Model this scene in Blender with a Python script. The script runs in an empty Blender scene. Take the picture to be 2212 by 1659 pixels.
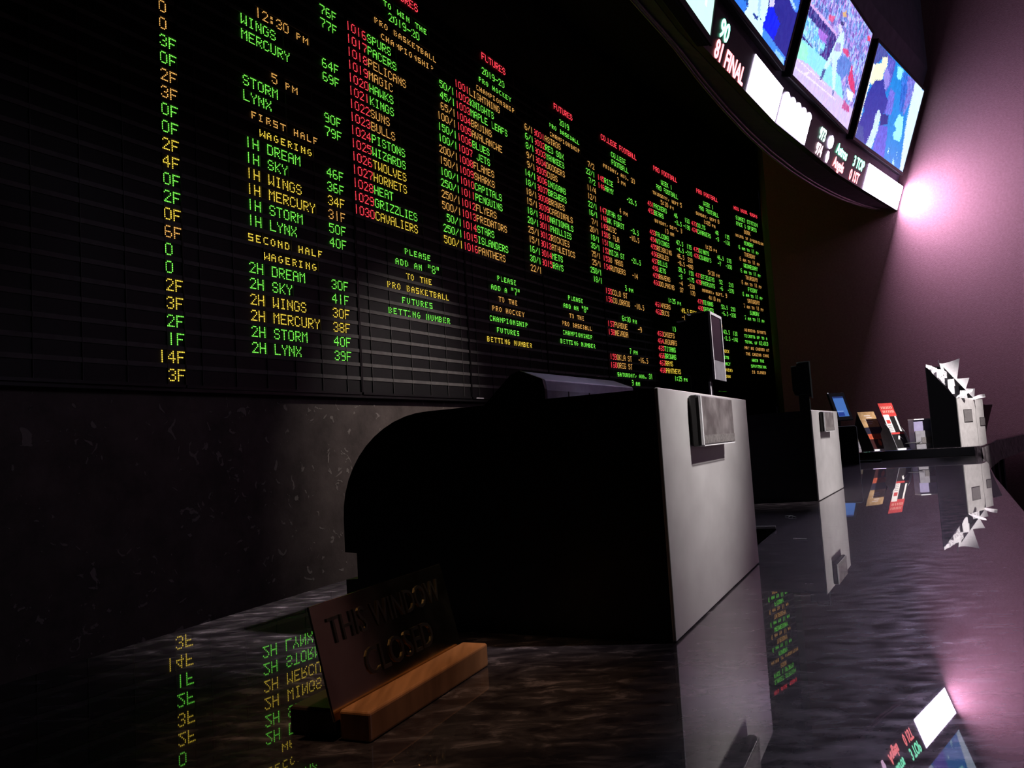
import bpy, bmesh, math, random
from mathutils import Vector, Matrix
random.seed(7)
PI = math.pi
R = math.radians
Z0 = 1.07                      # height of the near worktop above the floor; coordinates below are measured from it
C = bpy.context.scene.collection
scene = bpy.context.scene

# ------------------------------------------------------------------ materials
def mat(name, col=(.5, .5, .5), rough=.5, metal=0., spec=.5, emit=None, es=0., coat=0., coat_rough=.03, trans=0., ior=1.45, alpha=1.):
    m = bpy.data.materials.new(name); m.use_nodes = True
    b = m.node_tree.nodes['Principled BSDF']
    b.inputs['Base Color'].default_value = (*col, 1)
    b.inputs['Roughness'].default_value = rough
    b.inputs['Metallic'].default_value = metal
    b.inputs['Specular IOR Level'].default_value = spec
    b.inputs['Coat Weight'].default_value = coat
    b.inputs['Coat Roughness'].default_value = coat_rough
    b.inputs['Transmission Weight'].default_value = trans
    b.inputs['IOR'].default_value = ior
    b.inputs['Alpha'].default_value = alpha
    if emit:
        b.inputs['Emission Color'].default_value = (*emit, 1)
        b.inputs['Emission Strength'].default_value = es
    return m

def nodes(m): return m.node_tree.nodes, m.node_tree.links, m.node_tree.nodes['Principled BSDF']

def noisy(m, c1, c2, scale=8., detail=6., lo=.35, hi=.7, bump=0., bscale=None, rough=None, coord='Object', stretch=(1, 1, 1)):
    N, L, b = nodes(m)
    tc = N.new('ShaderNodeTexCoord'); mp = N.new('ShaderNodeMapping')
    mp.inputs['Scale'].default_value = stretch
    L.new(tc.outputs[coord], mp.inputs['Vector'])
    n = N.new('ShaderNodeTexNoise'); n.inputs['Scale'].default_value = scale; n.inputs['Detail'].default_value = detail
    L.new(mp.outputs['Vector'], n.inputs['Vector'])
    r = N.new('ShaderNodeValToRGB')
    r.color_ramp.elements[0].position = lo; r.color_ramp.elements[0].color = (*c1, 1)
    r.color_ramp.elements[1].position = hi; r.color_ramp.elements[1].color = (*c2, 1)
    L.new(n.outputs['Fac'], r.inputs['Fac']); L.new(r.outputs['Color'], b.inputs['Base Color'])
    if bump:
        n2 = N.new('ShaderNodeTexNoise'); n2.inputs['Scale'].default_value = bscale or scale * 6; n2.inputs['Detail'].default_value = 8
        L.new(mp.outputs['Vector'], n2.inputs['Vector'])
        bp = N.new('ShaderNodeBump'); bp.inputs['Strength'].default_value = bump; bp.inputs['Distance'].default_value = .01
        L.new(n2.outputs['Fac'], bp.inputs['Height']); L.new(bp.outputs['Normal'], b.inputs['Normal'])
    if rough:
        rr = N.new('ShaderNodeMapRange'); rr.inputs['To Min'].default_value = rough[0]; rr.inputs['To Max'].default_value = rough[1]
        L.new(n.outputs['Fac'], rr.inputs['Value']); L.new(rr.outputs['Result'], b.inputs['Roughness'])
    return m

M = {}
# polished dark granite: a rough stone body with lighter flecks under a mirror polish
M['granite'] = mat('granite', (.02, .017, .02), .42, spec=.09, coat=1., coat_rough=.012)
def granite_nodes(m):
    N, L, b = nodes(m)
    tc = N.new('ShaderNodeTexCoord'); mp = N.new('ShaderNodeMapping')
    mp.inputs['Rotation'].default_value = (0, 0, R(12)); mp.inputs['Scale'].default_value = (1, 2.2, 1)
    L.new(tc.outputs['Object'], mp.inputs['Vector'])
    n = N.new('ShaderNodeTexNoise'); n.inputs['Scale'].default_value = 26; n.inputs['Detail'].default_value = 7; n.inputs['Roughness'].default_value = .65
    n.inputs['Distortion'].default_value = .6
    L.new(mp.outputs['Vector'], n.inputs['Vector'])
    r = N.new('ShaderNodeValToRGB'); e = r.color_ramp.elements
    e[0].position = .42; e[0].color = (.012, .009, .012, 1)
    e[1].position = .72; e[1].color = (.16, .13, .15, 1)
    x = e.new(.56); x.color = (.035, .028, .033, 1)
    L.new(n.outputs['Fac'], r.inputs['Fac']); L.new(r.outputs['Color'], b.inputs['Base Color'])
    n2 = N.new('ShaderNodeTexNoise'); n2.inputs['Scale'].default_value = 40; n2.inputs['Detail'].default_value = 4
    L.new(mp.outputs['Vector'], n2.inputs['Vector'])
    rr = N.new('ShaderNodeMapRange'); rr.inputs['From Min'].default_value = .3; rr.inputs['From Max'].default_value = .7
    rr.inputs['To Min'].default_value = .3; rr.inputs['To Max'].default_value = .6
    L.new(n2.outputs['Fac'], rr.inputs['Value']); L.new(rr.outputs['Result'], b.inputs['Roughness'])
granite_nodes(M['granite'])
M['granite_edge'] = noisy(mat('granite_edge', rough=.55, spec=.4), (.05, .042, .045), (.30, .26, .27), 55, 8, .4, .7, bump=.9, bscale=70, stretch=(1, 1, .35))
M['plaster'] = mat('dark_distressed_plaster', rough=.55, spec=.35)
def plaster_nodes(m):
    N, L, b = nodes(m)
    tc = N.new('ShaderNodeTexCoord')
    n = N.new('ShaderNodeTexNoise'); n.inputs['Scale'].default_value = 3.2; n.inputs['Detail'].default_value = 9; n.inputs['Roughness'].default_value = .7
    L.new(tc.outputs['Object'], n.inputs['Vector'])
    r = N.new('ShaderNodeValToRGB'); r.color_ramp.elements[0].position = .3; r.color_ramp.elements[0].color = (.05, .04, .037, 1)
    r.color_ramp.elements[1].position = .75; r.color_ramp.elements[1].color = (.16, .13, .12, 1)
    L.new(n.outputs['Fac'], r.inputs['Fac'])
    f = N.new('ShaderNodeTexNoise'); f.inputs['Scale'].default_value = 12; f.inputs['Detail'].default_value = 5; f.inputs['Distortion'].default_value = 1.6
    L.new(tc.outputs['Object'], f.inputs['Vector'])
    fr = N.new('ShaderNodeValToRGB'); fr.color_ramp.elements[0].position = .64; fr.color_ramp.elements[0].color = (0, 0, 0, 1)
    fr.color_ramp.elements[1].position = .66; fr.color_ramp.elements[1].color = (1, 1, 1, 1)
    L.new(f.outputs['Fac'], fr.inputs['Fac'])
    mx = N.new('ShaderNodeMix'); mx.data_type = 'RGBA'
    L.new(fr.outputs['Color'], mx.inputs['Factor']); L.new(r.outputs['Color'], mx.inputs['A']); mx.inputs['B'].default_value = (.27, .24, .22, 1)
    L.new(mx.outputs['Result'], b.inputs['Base Color'])
    bp = N.new('ShaderNodeBump'); bp.inputs['Strength'].default_value = .6; bp.inputs['Distance'].default_value = .01
    ad = N.new('ShaderNodeMath'); ad.operation = 'ADD'
    L.new(n.outputs['Fac'], ad.inputs[0]); L.new(fr.outputs['Color'], ad.inputs[1])
    L.new(ad.outputs[0], bp.inputs['Height']); L.new(bp.outputs['Normal'], b.inputs['Normal'])
plaster_nodes(M['plaster'])
M['mauve_wall'] = noisy(mat('mauve_wall', rough=.75, spec=.25), (.36, .18, .185), (.44, .235, .24), 60, 6, .3, .75, bump=.35, bscale=140)
M['dark_wall'] = noisy(mat('dark_wall', rough=.7, spec=.25), (.03, .026, .034), (.05, .043, .055), 30, 6, bump=.2)
M['ceiling'] = noisy(mat('dark_ceiling', rough=.85, spec=.2), (.025, .021, .026), (.04, .034, .04), 20, 4)
M['carpet'] = noisy(mat('dark_carpet', rough=.95, spec=.1), (.012, .008, .01), (.035, .02, .024), 40, 6)
M['bulkhead'] = noisy(mat('bulkhead_paint', rough=.5, spec=.35), (.10, .085, .125), (.14, .12, .17), 14, 5)
M['trim_metal'] = noisy(mat('trim_metal', rough=.4, metal=.5), (.34, .30, .35), (.44, .39, .45), 40, 4)
M['board_face'] = noisy(mat('board_face', rough=.5, spec=.4), (.008, .008, .009), (.012, .012, .013), 50, 3)
M['board_bar'] = noisy(mat('board_bar', rough=.6, spec=.35), (.12, .113, .112), (.16, .15, .148), 20, 3)
M['board_frame'] = mat('board_frame', (.01, .01, .011), .4)
M['satin_steel'] = mat('satin_grey_metal', (.55, .53, .53), .33, metal=.5, spec=.5)
def brushed(m, c1, c2, r1, r2, st=(3, 3, 60)):
    N, L, b = nodes(m)
    tc = N.new('ShaderNodeTexCoord'); mp = N.new('ShaderNodeMapping'); mp.inputs['Scale'].default_value = st
    L.new(tc.outputs['Object'], mp.inputs['Vector'])
    n = N.new('ShaderNodeTexNoise'); n.inputs['Scale'].default_value = 3; n.inputs['Detail'].default_value = 8
    L.new(mp.outputs['Vector'], n.inputs['Vector'])
    r = N.new('ShaderNodeValToRGB'); r.color_ramp.elements[0].position = .3; r.color_ramp.elements[0].color = (*c1, 1)
    r.color_ramp.elements[1].position = .7; r.color_ramp.elements[1].color = (*c2, 1)
    L.new(n.outputs['Fac'], r.inputs['Fac']); L.new(r.outputs['Color'], b.inputs['Base Color'])
    q = N.new('ShaderNodeMapRange'); q.inputs['To Min'].default_value = r1; q.inputs['To Max'].default_value = r2
    L.new(n.outputs['Fac'], q.inputs['Value']); L.new(q.outputs['Result'], b.inputs['Roughness'])
brushed(M['satin_steel'], (.66, .64, .64), (.76, .74, .74), .30, .38, (6, 6, 10))
M['shell_black'] = noisy(mat('satin_black_shell', rough=.35, spec=.4), (.010, .010, .012), (.016, .016, .018), 60, 3)
M['black_plastic'] = noisy(mat('black_plastic', rough=.45, spec=.4), (.012, .012, .014), (.02, .02, .023), 80, 3)
M['grey_plastic'] = noisy(mat('grey_plastic', rough=.4, spec=.45), (.22, .21, .23), (.28, .27, .29), 60, 3)
M['pale_frame'] = mat('pale_frame_plastic', (.78, .75, .77), .35)
M['purple_tinted_grey'] = noisy(mat('purple_tinted_grey', rough=.42, spec=.45), (.28, .25, .40), (.34, .31, .47), 50, 3)  # purple glow of the televisions mixed into the grey base colour
M['chrome'] = mat('chrome', (.8, .8, .8), .15, metal=1.)
M['acrylic'] = mat('clear_acrylic', (.9, .9, .92), .04, trans=1., ior=1.35, spec=.5)
M['smoked'] = mat('smoked_acrylic', (.012, .012, .015), .12, spec=.18)
M['pit_black'] = mat('pit_black', (.002, .002, .002), .9, spec=0.)
M['black_stone'] = mat('polished_black_stone', (.004, .004, .005), .25, spec=.2)
M['acrylic_edge'] = mat('acrylic_edge', (.85, .85, .88), .2, spec=.8)
M['plaque_card'] = noisy(mat('plaque_card', rough=.38, metal=.55), (.16, .14, .14), (.36, .33, .33), 38, 7, .38, .66)
M['label_grey'] = noisy(mat('label_grey', rough=.45), (.10, .09, .09), (.20, .185, .18), 300, 5, .4, .6)
M['bin_front'] = noisy(mat('bin_front_white', rough=.38, metal=.35), (.62, .59, .57), (.74, .71, .69), 40, 3)
M['paper'] = noisy(mat('paper', rough=.7, spec=.3), (.74, .71, .73), (.84, .80, .83), 90, 4)
M['paper_print'] = noisy(mat('printed_paper', rough=.7, spec=.3), (.28, .26, .28), (.78, .75, .77), 160, 3, .42, .52)
M['wood'] = mat('varnished_wood', rough=.38, spec=.5)
brushed(M['wood'], (.20, .085, .035), (.34, .15, .065), .3, .45, (60, 6, 6))
M['shadow_wood'] = noisy(mat('wood_in_plate_shadow', rough=.4), (.02, .012, .009), (.035, .022, .016), 30, 5, stretch=(1, 6, 1))  # wood darkened to stand for the brass plate's shadow
M['brass'] = noisy(mat('brass', rough=.18, metal=1.), (.52, .42, .24), (.68, .56, .34), 40, 4, rough=(.10, .24))
M['brass_relief'] = noisy(mat('dark_brass_relief', rough=.35, metal=1.), (.10, .08, .055), (.18, .145, .10), 60, 4)
M['gold_print'] = noisy(mat('gold_print', rough=.45), (.36, .21, .09), (.52, .34, .17), 60, 5)
M['orange_print'] = noisy(mat('orange_print', rough=.45), (.30, .045, .02), (.50, .10, .04), 60, 5)
M['navy_print'] = mat('navy_print', (.015, .014, .03), .4)
M['maroon_print'] = mat('maroon_print', (.03, .006, .006), .4)
M['red_print'] = noisy(mat('red_print', rough=.45), (.42, .035, .03), (.52, .05, .045), 80, 3)
M['pale_print'] = mat('pale_print', (.62, .52, .46), .5)
M['pinkish_print'] = mat('pink_print', (.62, .25, .20), .5)
M['white_print'] = mat('white_print', (.72, .68, .64), .5)
M['dark_print'] = mat('dark_print', (.012, .011, .011), .35)
M['grey_print'] = mat('grey_print', (.25, .23, .22), .5)
M['carton'] = mat('cream_carton', (.45, .38, .26), .6)
M['base_panel'] = noisy(mat('counter_base_panel', rough=.5), (.02, .014, .013), (.036, .025, .024), 18, 6, stretch=(4, 4, .5))

def emat(name, col, s, sampling='NONE', base=(.02, .02, .02)):
    m = mat(name, base, .4, emit=col, es=s)
    m.cycles.emission_sampling = sampling
    return m
LED = {'g': emat('led_green', (.20, 1., .085), 1.6), 'a': emat('led_amber', (1., .50, .12), 1.2), 'r': emat('led_red', (1., .05, .075), 1.9),
       'y': emat('led_yellow', (1., .70, .07), 1.4)}
SIGN = {'l': emat('sign_pale_pink', (1., .62, .72), 3.), 'k': emat('sign_pale_green', (.6, 1., .85), 3.), 'v': emat('sign_white_block', (.84, .70, 1.), 17., 'FRONT_BACK'), 'w': emat('sign_white', (.80, .62, 1.), 58., 'FRONT_BACK'), 'g': emat('sign_green', (.25, 1., .62), 4.), 'r': emat('sign_red', (1., .22, .24), 4.2),
        'p': emat('sign_pink', (.95, .6, .9), 3.)}

# ------------------------------------------------------------------ object helpers
def tag(o, label=None, cat=None, group=None, kind=None):
    if label: o['label'] = label
    if cat: o['category'] = cat
    if group: o['group'] = group
    if kind: o['kind'] = kind
    return o

def empty(name, loc, label, cat, group=None):
    o = bpy.data.objects.new(name, None); C.objects.link(o)
    o.empty_display_size = .05
    o.location = (loc[0], loc[1], loc[2] + Z0)
    o['base'] = (loc[0], loc[1], loc[2])
    tag(o, label, cat, group)
    return o

def base_of(o):
    while o.parent: o = o.parent
    return Vector(o['base']) if 'base' in o else Vector((0, 0, 0))

class MB:
    def __init__(s): s.v = []; s.f = []; s.mi = []; s.m = []
    def slot(s, m):
        if m is None: return 0
        if m not in s.m: s.m.append(m)
        return s.m.index(m)
    def add(s, vs, fs, m=None):
        k = len(s.v); i = s.slot(m)
        s.v += [tuple(v) for v in vs]
        for f in fs: s.f.append(tuple(k + a for a in f)); s.mi.append(i)
    def box(s, O, X, Y, Z, m=None):
        """box from corner O with edge vectors X, Y, Z"""
        O, X, Y, Z = map(Vector, (O, X, Y, Z))
        if X.cross(Y).dot(Z) < 0: O = O + X; X = -X
        vs = [O, O + X, O + X + Y, O + Y, O + Z, O + X + Z, O + X + Y + Z, O + Y + Z]
        s.add(vs, [(0, 3, 2, 1), (4, 5, 6, 7), (0, 1, 5, 4), (1, 2, 6, 5), (2, 3, 7, 6), (3, 0, 4, 7)], m)
    def prism(s, pts, D, m=None):
        """polygon (3d points) extruded along vector D"""
        pts = [Vector(p) for p in pts]; D = Vector(D); n = len(pts)
        nrm = Vector((0, 0, 0))
        for i in range(n): nrm += (pts[i]).cross(pts[(i + 1) % n])
        if nrm.dot(D) < 0: pts = pts[::-1]
        vs = pts + [p + D for p in pts]
        fs = [tuple(range(n - 1, -1, -1)), tuple(range(n, 2 * n))] + [(i, (i + 1) % n, n + (i + 1) % n, n + i) for i in range(n)]
        s.add(vs, fs, m)
    def flat(s, pts2, z0, z1, m=None):
        s.prism([(x, y, z0) for x, y in pts2], (0, 0, z1 - z0), m)
    def tube(s, path, r, n=8, m=None, cap=True):
        path = [Vector(p) for p in path]; rings = []
        up = Vector((0, 0, 1))
        for i, p in enumerate(path):
            t = (path[min(i + 1, len(path) - 1)] - path[max(i - 1, 0)]).normalized()
            a = t.cross(up)
            if a.length < 1e-3: a = t.cross(Vector((1, 0, 0)))
            a.normalize(); b = a.cross(t).normalized()
            rr = r[i] if isinstance(r, (list, tuple)) else r
            rings.append([p + a * rr * math.cos(2 * PI * k / n) + b * rr * math.sin(2 * PI * k / n) for k in range(n)])
        vs = [v for g in rings for v in g]; fs = []
        for i in range(len(path) - 1):
            for k in range(n):
                fs.append((i * n + k, i * n + (k + 1) % n, (i + 1) * n + (k + 1) % n, (i + 1) * n + k))
        if cap:
            fs.append(tuple(range(n))); fs.append(tuple(range((len(path) - 1) * n + n - 1, (len(path) - 1) * n - 1, -1)))
        s.add(vs, fs, m)
    def build(s, name, m=None, parent=None, bevel=0., smooth=False, seg=2):
        b = base_of(parent) if parent else Vector((0, 0, 0))
        off = -b if parent else Vector((0, 0, Z0))
        me = bpy.data.meshes.new(name)
        me.from_pydata([Vector(v) + off for v in s.v], [], s.f)
        mats = s.m if s.m else [m]
        for x in mats: me.materials.append(x)
        if s.m: me.polygons.foreach_set('material_index', s.mi)
        if smooth: me.polygons.foreach_set('use_smooth', [True] * len(me.polygons))
        me.update()
        o = bpy.data.objects.new(name, me); C.objects.link(o)
        if parent: o.parent = parent
        if bevel:
            md = o.modifiers.new('bevel', 'BEVEL'); md.width = bevel; md.segments = seg; md.limit_method = 'ANGLE'; md.angle_limit = R(40)
        return o

def structure(o): o['kind'] = 'structure'; return o

class Frame:
    """local frame on the plan: s along az (to the right of a customer facing the counter), b backwards (towards the teller), z up"""
    def __init__(s, P, az):
        s.P = Vector((P[0], P[1], P[2] if len(P) > 2 else 0)); a = R(az)
        s.e = Vector((math.sin(a), math.cos(a), 0)); s.b = Vector((-math.cos(a), math.sin(a), 0)); s.z = Vector((0, 0, 1))
    def __call__(s, u, d, z=0.): return s.P + s.e * u + s.b * d + s.z * z
    def box(s, mb, u0, u1, d0, d1, z0, z1, m=None):
        mb.box(s(u0, d0, z0), s.e * (u1 - u0), s.b * (d1 - d0), s.z * (z1 - z0), m)

def text_tris(txt, size, font_scale=1.0, bold=0.):
    """filled outline of a text as (verts2d, faces)"""
    cu = bpy.data.curves.new('tmp', 'FONT'); cu.body = txt; cu.size = size; cu.align_x = 'LEFT'; cu.resolution_u = 3; cu.offset = size * bold
    ob = bpy.data.objects.new('tmp', cu); C.objects.link(ob)
    dg = bpy.context.evaluated_depsgraph_get(); me = ob.evaluated_get(dg).to_mesh()
    vs = [(v.co.x * font_scale, v.co.y) for v in me.vertices]; fs = [tuple(p.vertices) for p in me.polygons]
    ob.evaluated_get(dg).to_mesh_clear()
    bpy.data.objects.remove(ob); bpy.data.curves.remove(cu)
    return vs, fs

# ------------------------------------------------------------------ camera
FPX, PITCH, ROLL, CAMH = 1719.58, R(4.4497), R(3.4528), .18575
F = Vector((0, math.cos(PITCH), math.sin(PITCH))); U0 = Vector((0, -math.sin(PITCH), math.cos(PITCH))); R0 = Vector((1, 0, 0))
RT = math.cos(ROLL) * R0 - math.sin(ROLL) * U0
UP = math.sin(ROLL) * R0 + math.cos(ROLL) * U0
cam_d = bpy.data.cameras.new('camera'); cam = bpy.data.objects.new('camera', cam_d); C.objects.link(cam)
cam_d.sensor_width = 36; cam_d.sensor_fit = 'HORIZONTAL'; cam_d.lens = 36 * FPX / 2212
cam_d.clip_start = .02; cam_d.clip_end = 100
m3 = Matrix((RT, UP, -F)).transposed()
cam.matrix_world = Matrix.Translation((0, 0, CAMH + Z0)) @ m3.to_4x4()
scene.camera = cam

# ------------------------------------------------------------------ the odds board
SE = [(-2.1320, 2.6660), (-1.5461, 3.7471), (-.9151, 4.832), (-.3042, 5.8989), (.3247, 6.9555), (.9793, 7.9961), (1.6668, 9.0155), (2.3926, 10.0079), (3.1611, 10.9676), (3.9754, 11.8887)]
AZ = [29.15, 30.20, 29.796, 30.76, 32.174, 33.995, 36.18, 38.688, 41.477]
PITCHD = .0085381; ROW = .085; Z33 = .6084
ZB = Z33 - .5 * ROW; ZT = Z33 + 32.9 * ROW

G5 = {  # 5 x 7 dot glyphs
'0': '01110 10001 10001 10001 10001 10001 01110', '1': '00100 00100 00100 00100 00100 00100 00100',
'2': '01110 10001 00001 00010 00100 01000 11111', '3': '01110 10001 00001 00110 00001 10001 01110',
'4': '00010 00110 01010 10010 11111 00010 00010', '5': '11111 10000 11110 00001 00001 10001 01110',
'6': '01110 10000 10000 11110 10001 10001 01110', '7': '11111 00001 00001 00010 00100 00100 00100',
'8': '01110 10001 10001 01110 10001 10001 01110', '9': '01110 10001 10001 01111 00001 00001 01110',
'A': '01110 10001 10001 11111 10001 10001 10001', 'B': '11110 10001 10001 11110 10001 10001 11110',
'C': '01110 10001 10000 10000 10000 10001 01110', 'D': '11110 10001 10001 10001 10001 10001 11110',
'E': '11111 10000 10000 11110 10000 10000 11111', 'F': '11111 10000 10000 11110 10000 10000 10000',
'G': '01110 10001 10000 10011 10001 10001 01110', 'H': '10001 10001 10001 11111 10001 10001 10001',
'I': '01110 00100 00100 00100 00100 00100 01110', 'J': '00001 00001 00001 00001 00001 10001 01110',
'K': '10001 10010 10100 11000 10100 10010 10001', 'L': '10000 10000 10000 10000 10000 10000 11111',
'M': '10001 11011 10101 10001 10001 10001 10001', 'N': '10001 11001 10101 10101 10011 10001 10001',
'O': '01110 10001 10001 10001 10001 10001 01110', 'P': '11110 10001 10001 11110 10000 10000 10000',
'R': '11110 10001 10001 11110 10100 10010 10001', 'S': '01110 10001 10000 01110 00001 10001 01110',
'T': '11111 00100 00100 00100 00100 00100 00100', 'U': '10001 10001 10001 10001 10001 10001 01110',
'V': '10001 10001 10001 10001 01010 01010 00100', 'W': '10001 10001 10001 10001 10101 11011 10001',
'X': '10001 10001 01010 00100 01010 10001 10001', 'Y': '10001 10001 01010 00100 00100 00100 00100',
'Z': '11111 00001 00010 00100 01000 10000 11111', '/': '00001 00001 00010 00100 01000 10000 10000',
'-': '00000 00000 00000 11111 00000 00000 00000', '.': '00000 00000 00000 00000 00000 01100 01100',
',': '00000 00000 00000 00000 00110 00100 01000', ':': '00000 01100 01100 00000 01100 01100 00000',
'"': '01010 01010 01010 00000 00000 00000 00000', '&': '01100 10010 10100 01000 10101 10010 01101',
'$': '00100 01111 10100 01110 00101 11110 00100', '_': '00000 00000 00000 00000 00000 00000 11111', ' ': '00000 ' * 7}
S5 = {  # 4-5 x 5 small capitals, sitting on the base line
'A': '0110 1001 1111 1001 1001', 'B': '1110 1001 1110 1001 1110', 'C': '0111 1000 1000 1000 0111', 'D': '1110 1001 1001 1001 1110',
'E': '1111 1000 1110 1000 1111', 'F': '1111 1000 1110 1000 1000', 'G': '0110 1000 1011 1001 0110', 'H': '1001 1001 1111 1001 1001',
'I': '1110 0100 0100 0100 1110', 'J': '0001 0001 0001 1001 0110', 'K': '1001 1010 1100 1010 1001', 'L': '1000 1000 1000 1000 1111',
'M': '10001 11011 10101 10001 10001', 'N': '1001 1101 1011 1001 1001', 'O': '0110 1001 1001 1001 0110', 'P': '1110 1001 1110 1000 1000',
'R': '1110 1001 1110 1010 1001', 'S': '1111 1000 1111 0001 1111', 'T': '11111 00100 00100 00100 00100', 'U': '1001 1001 1001 1001 0110',
'V': '10001 10001 10001 01010 00100', 'W': '10001 10001 10101 11011 10001', 'X': '1001 1001 0110 1001 1001', 'Y': '10001 01010 00100 00100 00100'}

def text_dots(txt, small):
    out = []
    for ci, ch in enumerate(txt):
        if small and ch in S5:
            g = S5[ch].split(); dy = 2
        else:
            g = G5.get(ch, G5[' ']).split(); dy = 0
        for r_, line in enumerate(g):
            for c_, bit in enumerate(line):
                if bit == '1': out.append((ci * 6 + c_, r_ + dy))
    return out

class Board:
    def __init__(s, k, label):
        s.k = k; a = R(AZ[k - 1]); x, y = SE[k - 1]
        s.e = Vector((math.sin(a), math.cos(a), 0)); s.n = Vector((math.cos(a), -math.sin(a), 0)); s.o = Vector((x, y, 0))
        x2, y2 = SE[k]; s.w = (Vector((x2, y2, 0)) - s.o).dot(s.e)
        s.root = empty('led_odds_board', (x, y, ZB), label, 'scoreboard', 'odds board panels in a row along the wall')
        w, e, n = s.w, s.e, s.n
        mb = MB()
        mb.box(s.o + e * .002 - n * .05 + Vector((0, 0, ZB)), e * (w - .004), n * .048, (0, 0, ZT - ZB))
        mb.build('display_face', M['board_face'], s.root)
        mb = MB(); t = .009
        for (u0, u1, z0, z1) in ((.002, t, ZB, ZT), (w - t, w - .002, ZB, ZT), (t, w - t, ZB - .014, ZB), (t, w - t, ZT, ZT + .014)):
            mb.box(s.o + e * u0 - n * .05 + Vector((0, 0, z0)), e * (u1 - u0), n * .058, (0, 0, z1 - z0))
        mb.build('frame', M['board_frame'], s.root)
        mb = MB()
        for r_ in range(1, 33):
            z = Z33 + (33 - r_ - .5) * ROW
            mb.box(s.o + e * .008 - n * .004 + Vector((0, 0, z - .0105)), e * (w - .016), n * .0075, (0, 0, .021))
        ub = 6 * PITCHD
        for c_ in (2, 6, 10, 14, 18, 22):
            mb.box(s.o + e * (c_ * ub - .0012) - n * .004 + Vector((0, 0, ZB)), e * .0024, n * .0098, (0, 0, ZT - ZB))
        mb.build('louvre_grid', M['board_bar'], s.root)
    def line(s, row, runs):
        """runs: list of (cell, text, colour, small, hscale)"""
        rr = PITCHD * .41; z0 = Z33 + (33 - row) * ROW + 3 * PITCHD
        for run in runs:
            cell, txt, col, small = run[:4]; bold = len(run) > 4; hs = run[4] if bold else 1.
            R2 = rr * (1.25 if bold else 1.); pos = 0
            for word_ in txt.split(' '):                    # every lit word is a part of its panel
                mb = MB()
                for dx, dy in text_dots(word_, small):
                    u = (cell * 6 + (pos * 6 + dx) * hs + 1) * PITCHD; z = z0 - dy * PITCHD
                    if u < .01 or u > s.w - .008: continue
                    p = s.o + s.e * u + Vector((0, 0, z))
                    vs = [p + s.n * .0042]
                    for kk in range(6):
                        q = 2 * PI * kk / 6
                        vs.append(p + s.e * (R2 * math.cos(q)) + Vector((0, 0, R2 * math.sin(q))) + s.n * .0006)
                    mb.add(vs, [(0, 1 + kk, 1 + (kk + 1) % 6) for kk in range(6)], LED[col])
                if mb.v: mb.build('lit_number' if word_.strip('F-/.').isdigit() else 'lit_word', None, s.root)
                pos += len(word_) + 1

def teams(first, lst, row0, c0, names_at, digits=4):
    return [(row0 + i, [(c0, str(first + i), 'r', 0), (names_at + (1 if n.startswith(' ') else 0), n.strip(), c, 0)]) for i, (n, c) in enumerate(lst)]

B = {}
B[1] = Board(1, 'black LED board panel at the far left showing one column of digits followed by F')
cols1 = ['0a', '0a', '3Fg', '0Fg', '2Fa', '3Fa', '0Fg', '0Fg', '2Fy', '4Fy', '0Fg', '2Fg', '0Fy', '6Fa', '0g', '0g', '2Fy', '3Fy', '2Fg', '1Fg', '14Fy', '3Fy']
for i, t in enumerate(cols1):
    c = t[-1]; s_ = t[:-1]
    d = s_.rstrip('F'); B[1].line(12 + i, [(22.97 - len(d), s_, c, 0)])
B[2] = Board(2, 'LED board panel headed 12:30 PM listing first half and second half wagering scores')
L2 = [(9, 10, '12:30 PM', 'a', 1), (10, 8, 'WINGS', 'g', 0), (11, 8, 'MERCURY', 'g', 0), (13, 12, '5 PM', 'a', 1), (14, 8, 'STORM', 'g', 0), (15, 8, 'LYNX', 'g', 0),
      (16, 9, 'FIRST HALF', 'a', 1), (17, 10, 'WAGERING', 'y', 1), (18, 8, '1H DREAM', 'g', 0), (19, 8, '1H SKY', 'g', 0), (20, 8, '1H WINGS', 'y', 0),
      (21, 8, '1H MERCURY', 'y', 0), (22, 8, '1H STORM', 'g', 0), (23, 8, '1H LYNX', 'g', 0), (24, 8, 'SECOND HALF', 'y', 1), (25, 10, 'WAGERING', 'y', 1),
      (26, 8, '2H DREAM', 'g', 0), (27, 8, '2H SKY', 'g', 0), (28, 8, '2H WINGS', 'y', 0), (29, 8, '2H MERCURY', 'y', 0), (30, 8, '2H STORM', 'g', 0), (31, 8, '2H LYNX', 'g', 0)]
SC2 = {6: '76Fg', 7: '77Fg', 10: '64Fg', 11: '69Fg', 14: '90Fg', 15: '79Fg', 18: '46Fg', 19: '36Fg', 20: '34Fy', 21: '31Fa', 22: '50Fg', 23: '40Fg',
       26: '30Fg', 27: '41Fg', 28: '30Fy', 29: '38Fy', 30: '40Fg', 31: '39Fg'}
rows = {}
for r_, c_, t, k, sm in L2: rows.setdefault(r_, []).append((c_, t, k, sm))
for r_, t in SC2.items(): rows.setdefault(r_, []).append((20, t[:3], t[3], 0))
for r_, x in sorted(rows.items()): B[2].line(r_, x)

def fill(b, lines, odds=None, odds_row=0):
    rows = {}
    for r_, x in lines: rows.setdefault(r_, []).extend(x)
    if odds:
        for i, t in enumerate(odds):
            rows.setdefault(odds_row + i, []).append((24 - len(t[:-1]), t[:-1], t[-1], 0))
    for r_, x in sorted(rows.items()): b.line(r_, x)

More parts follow.
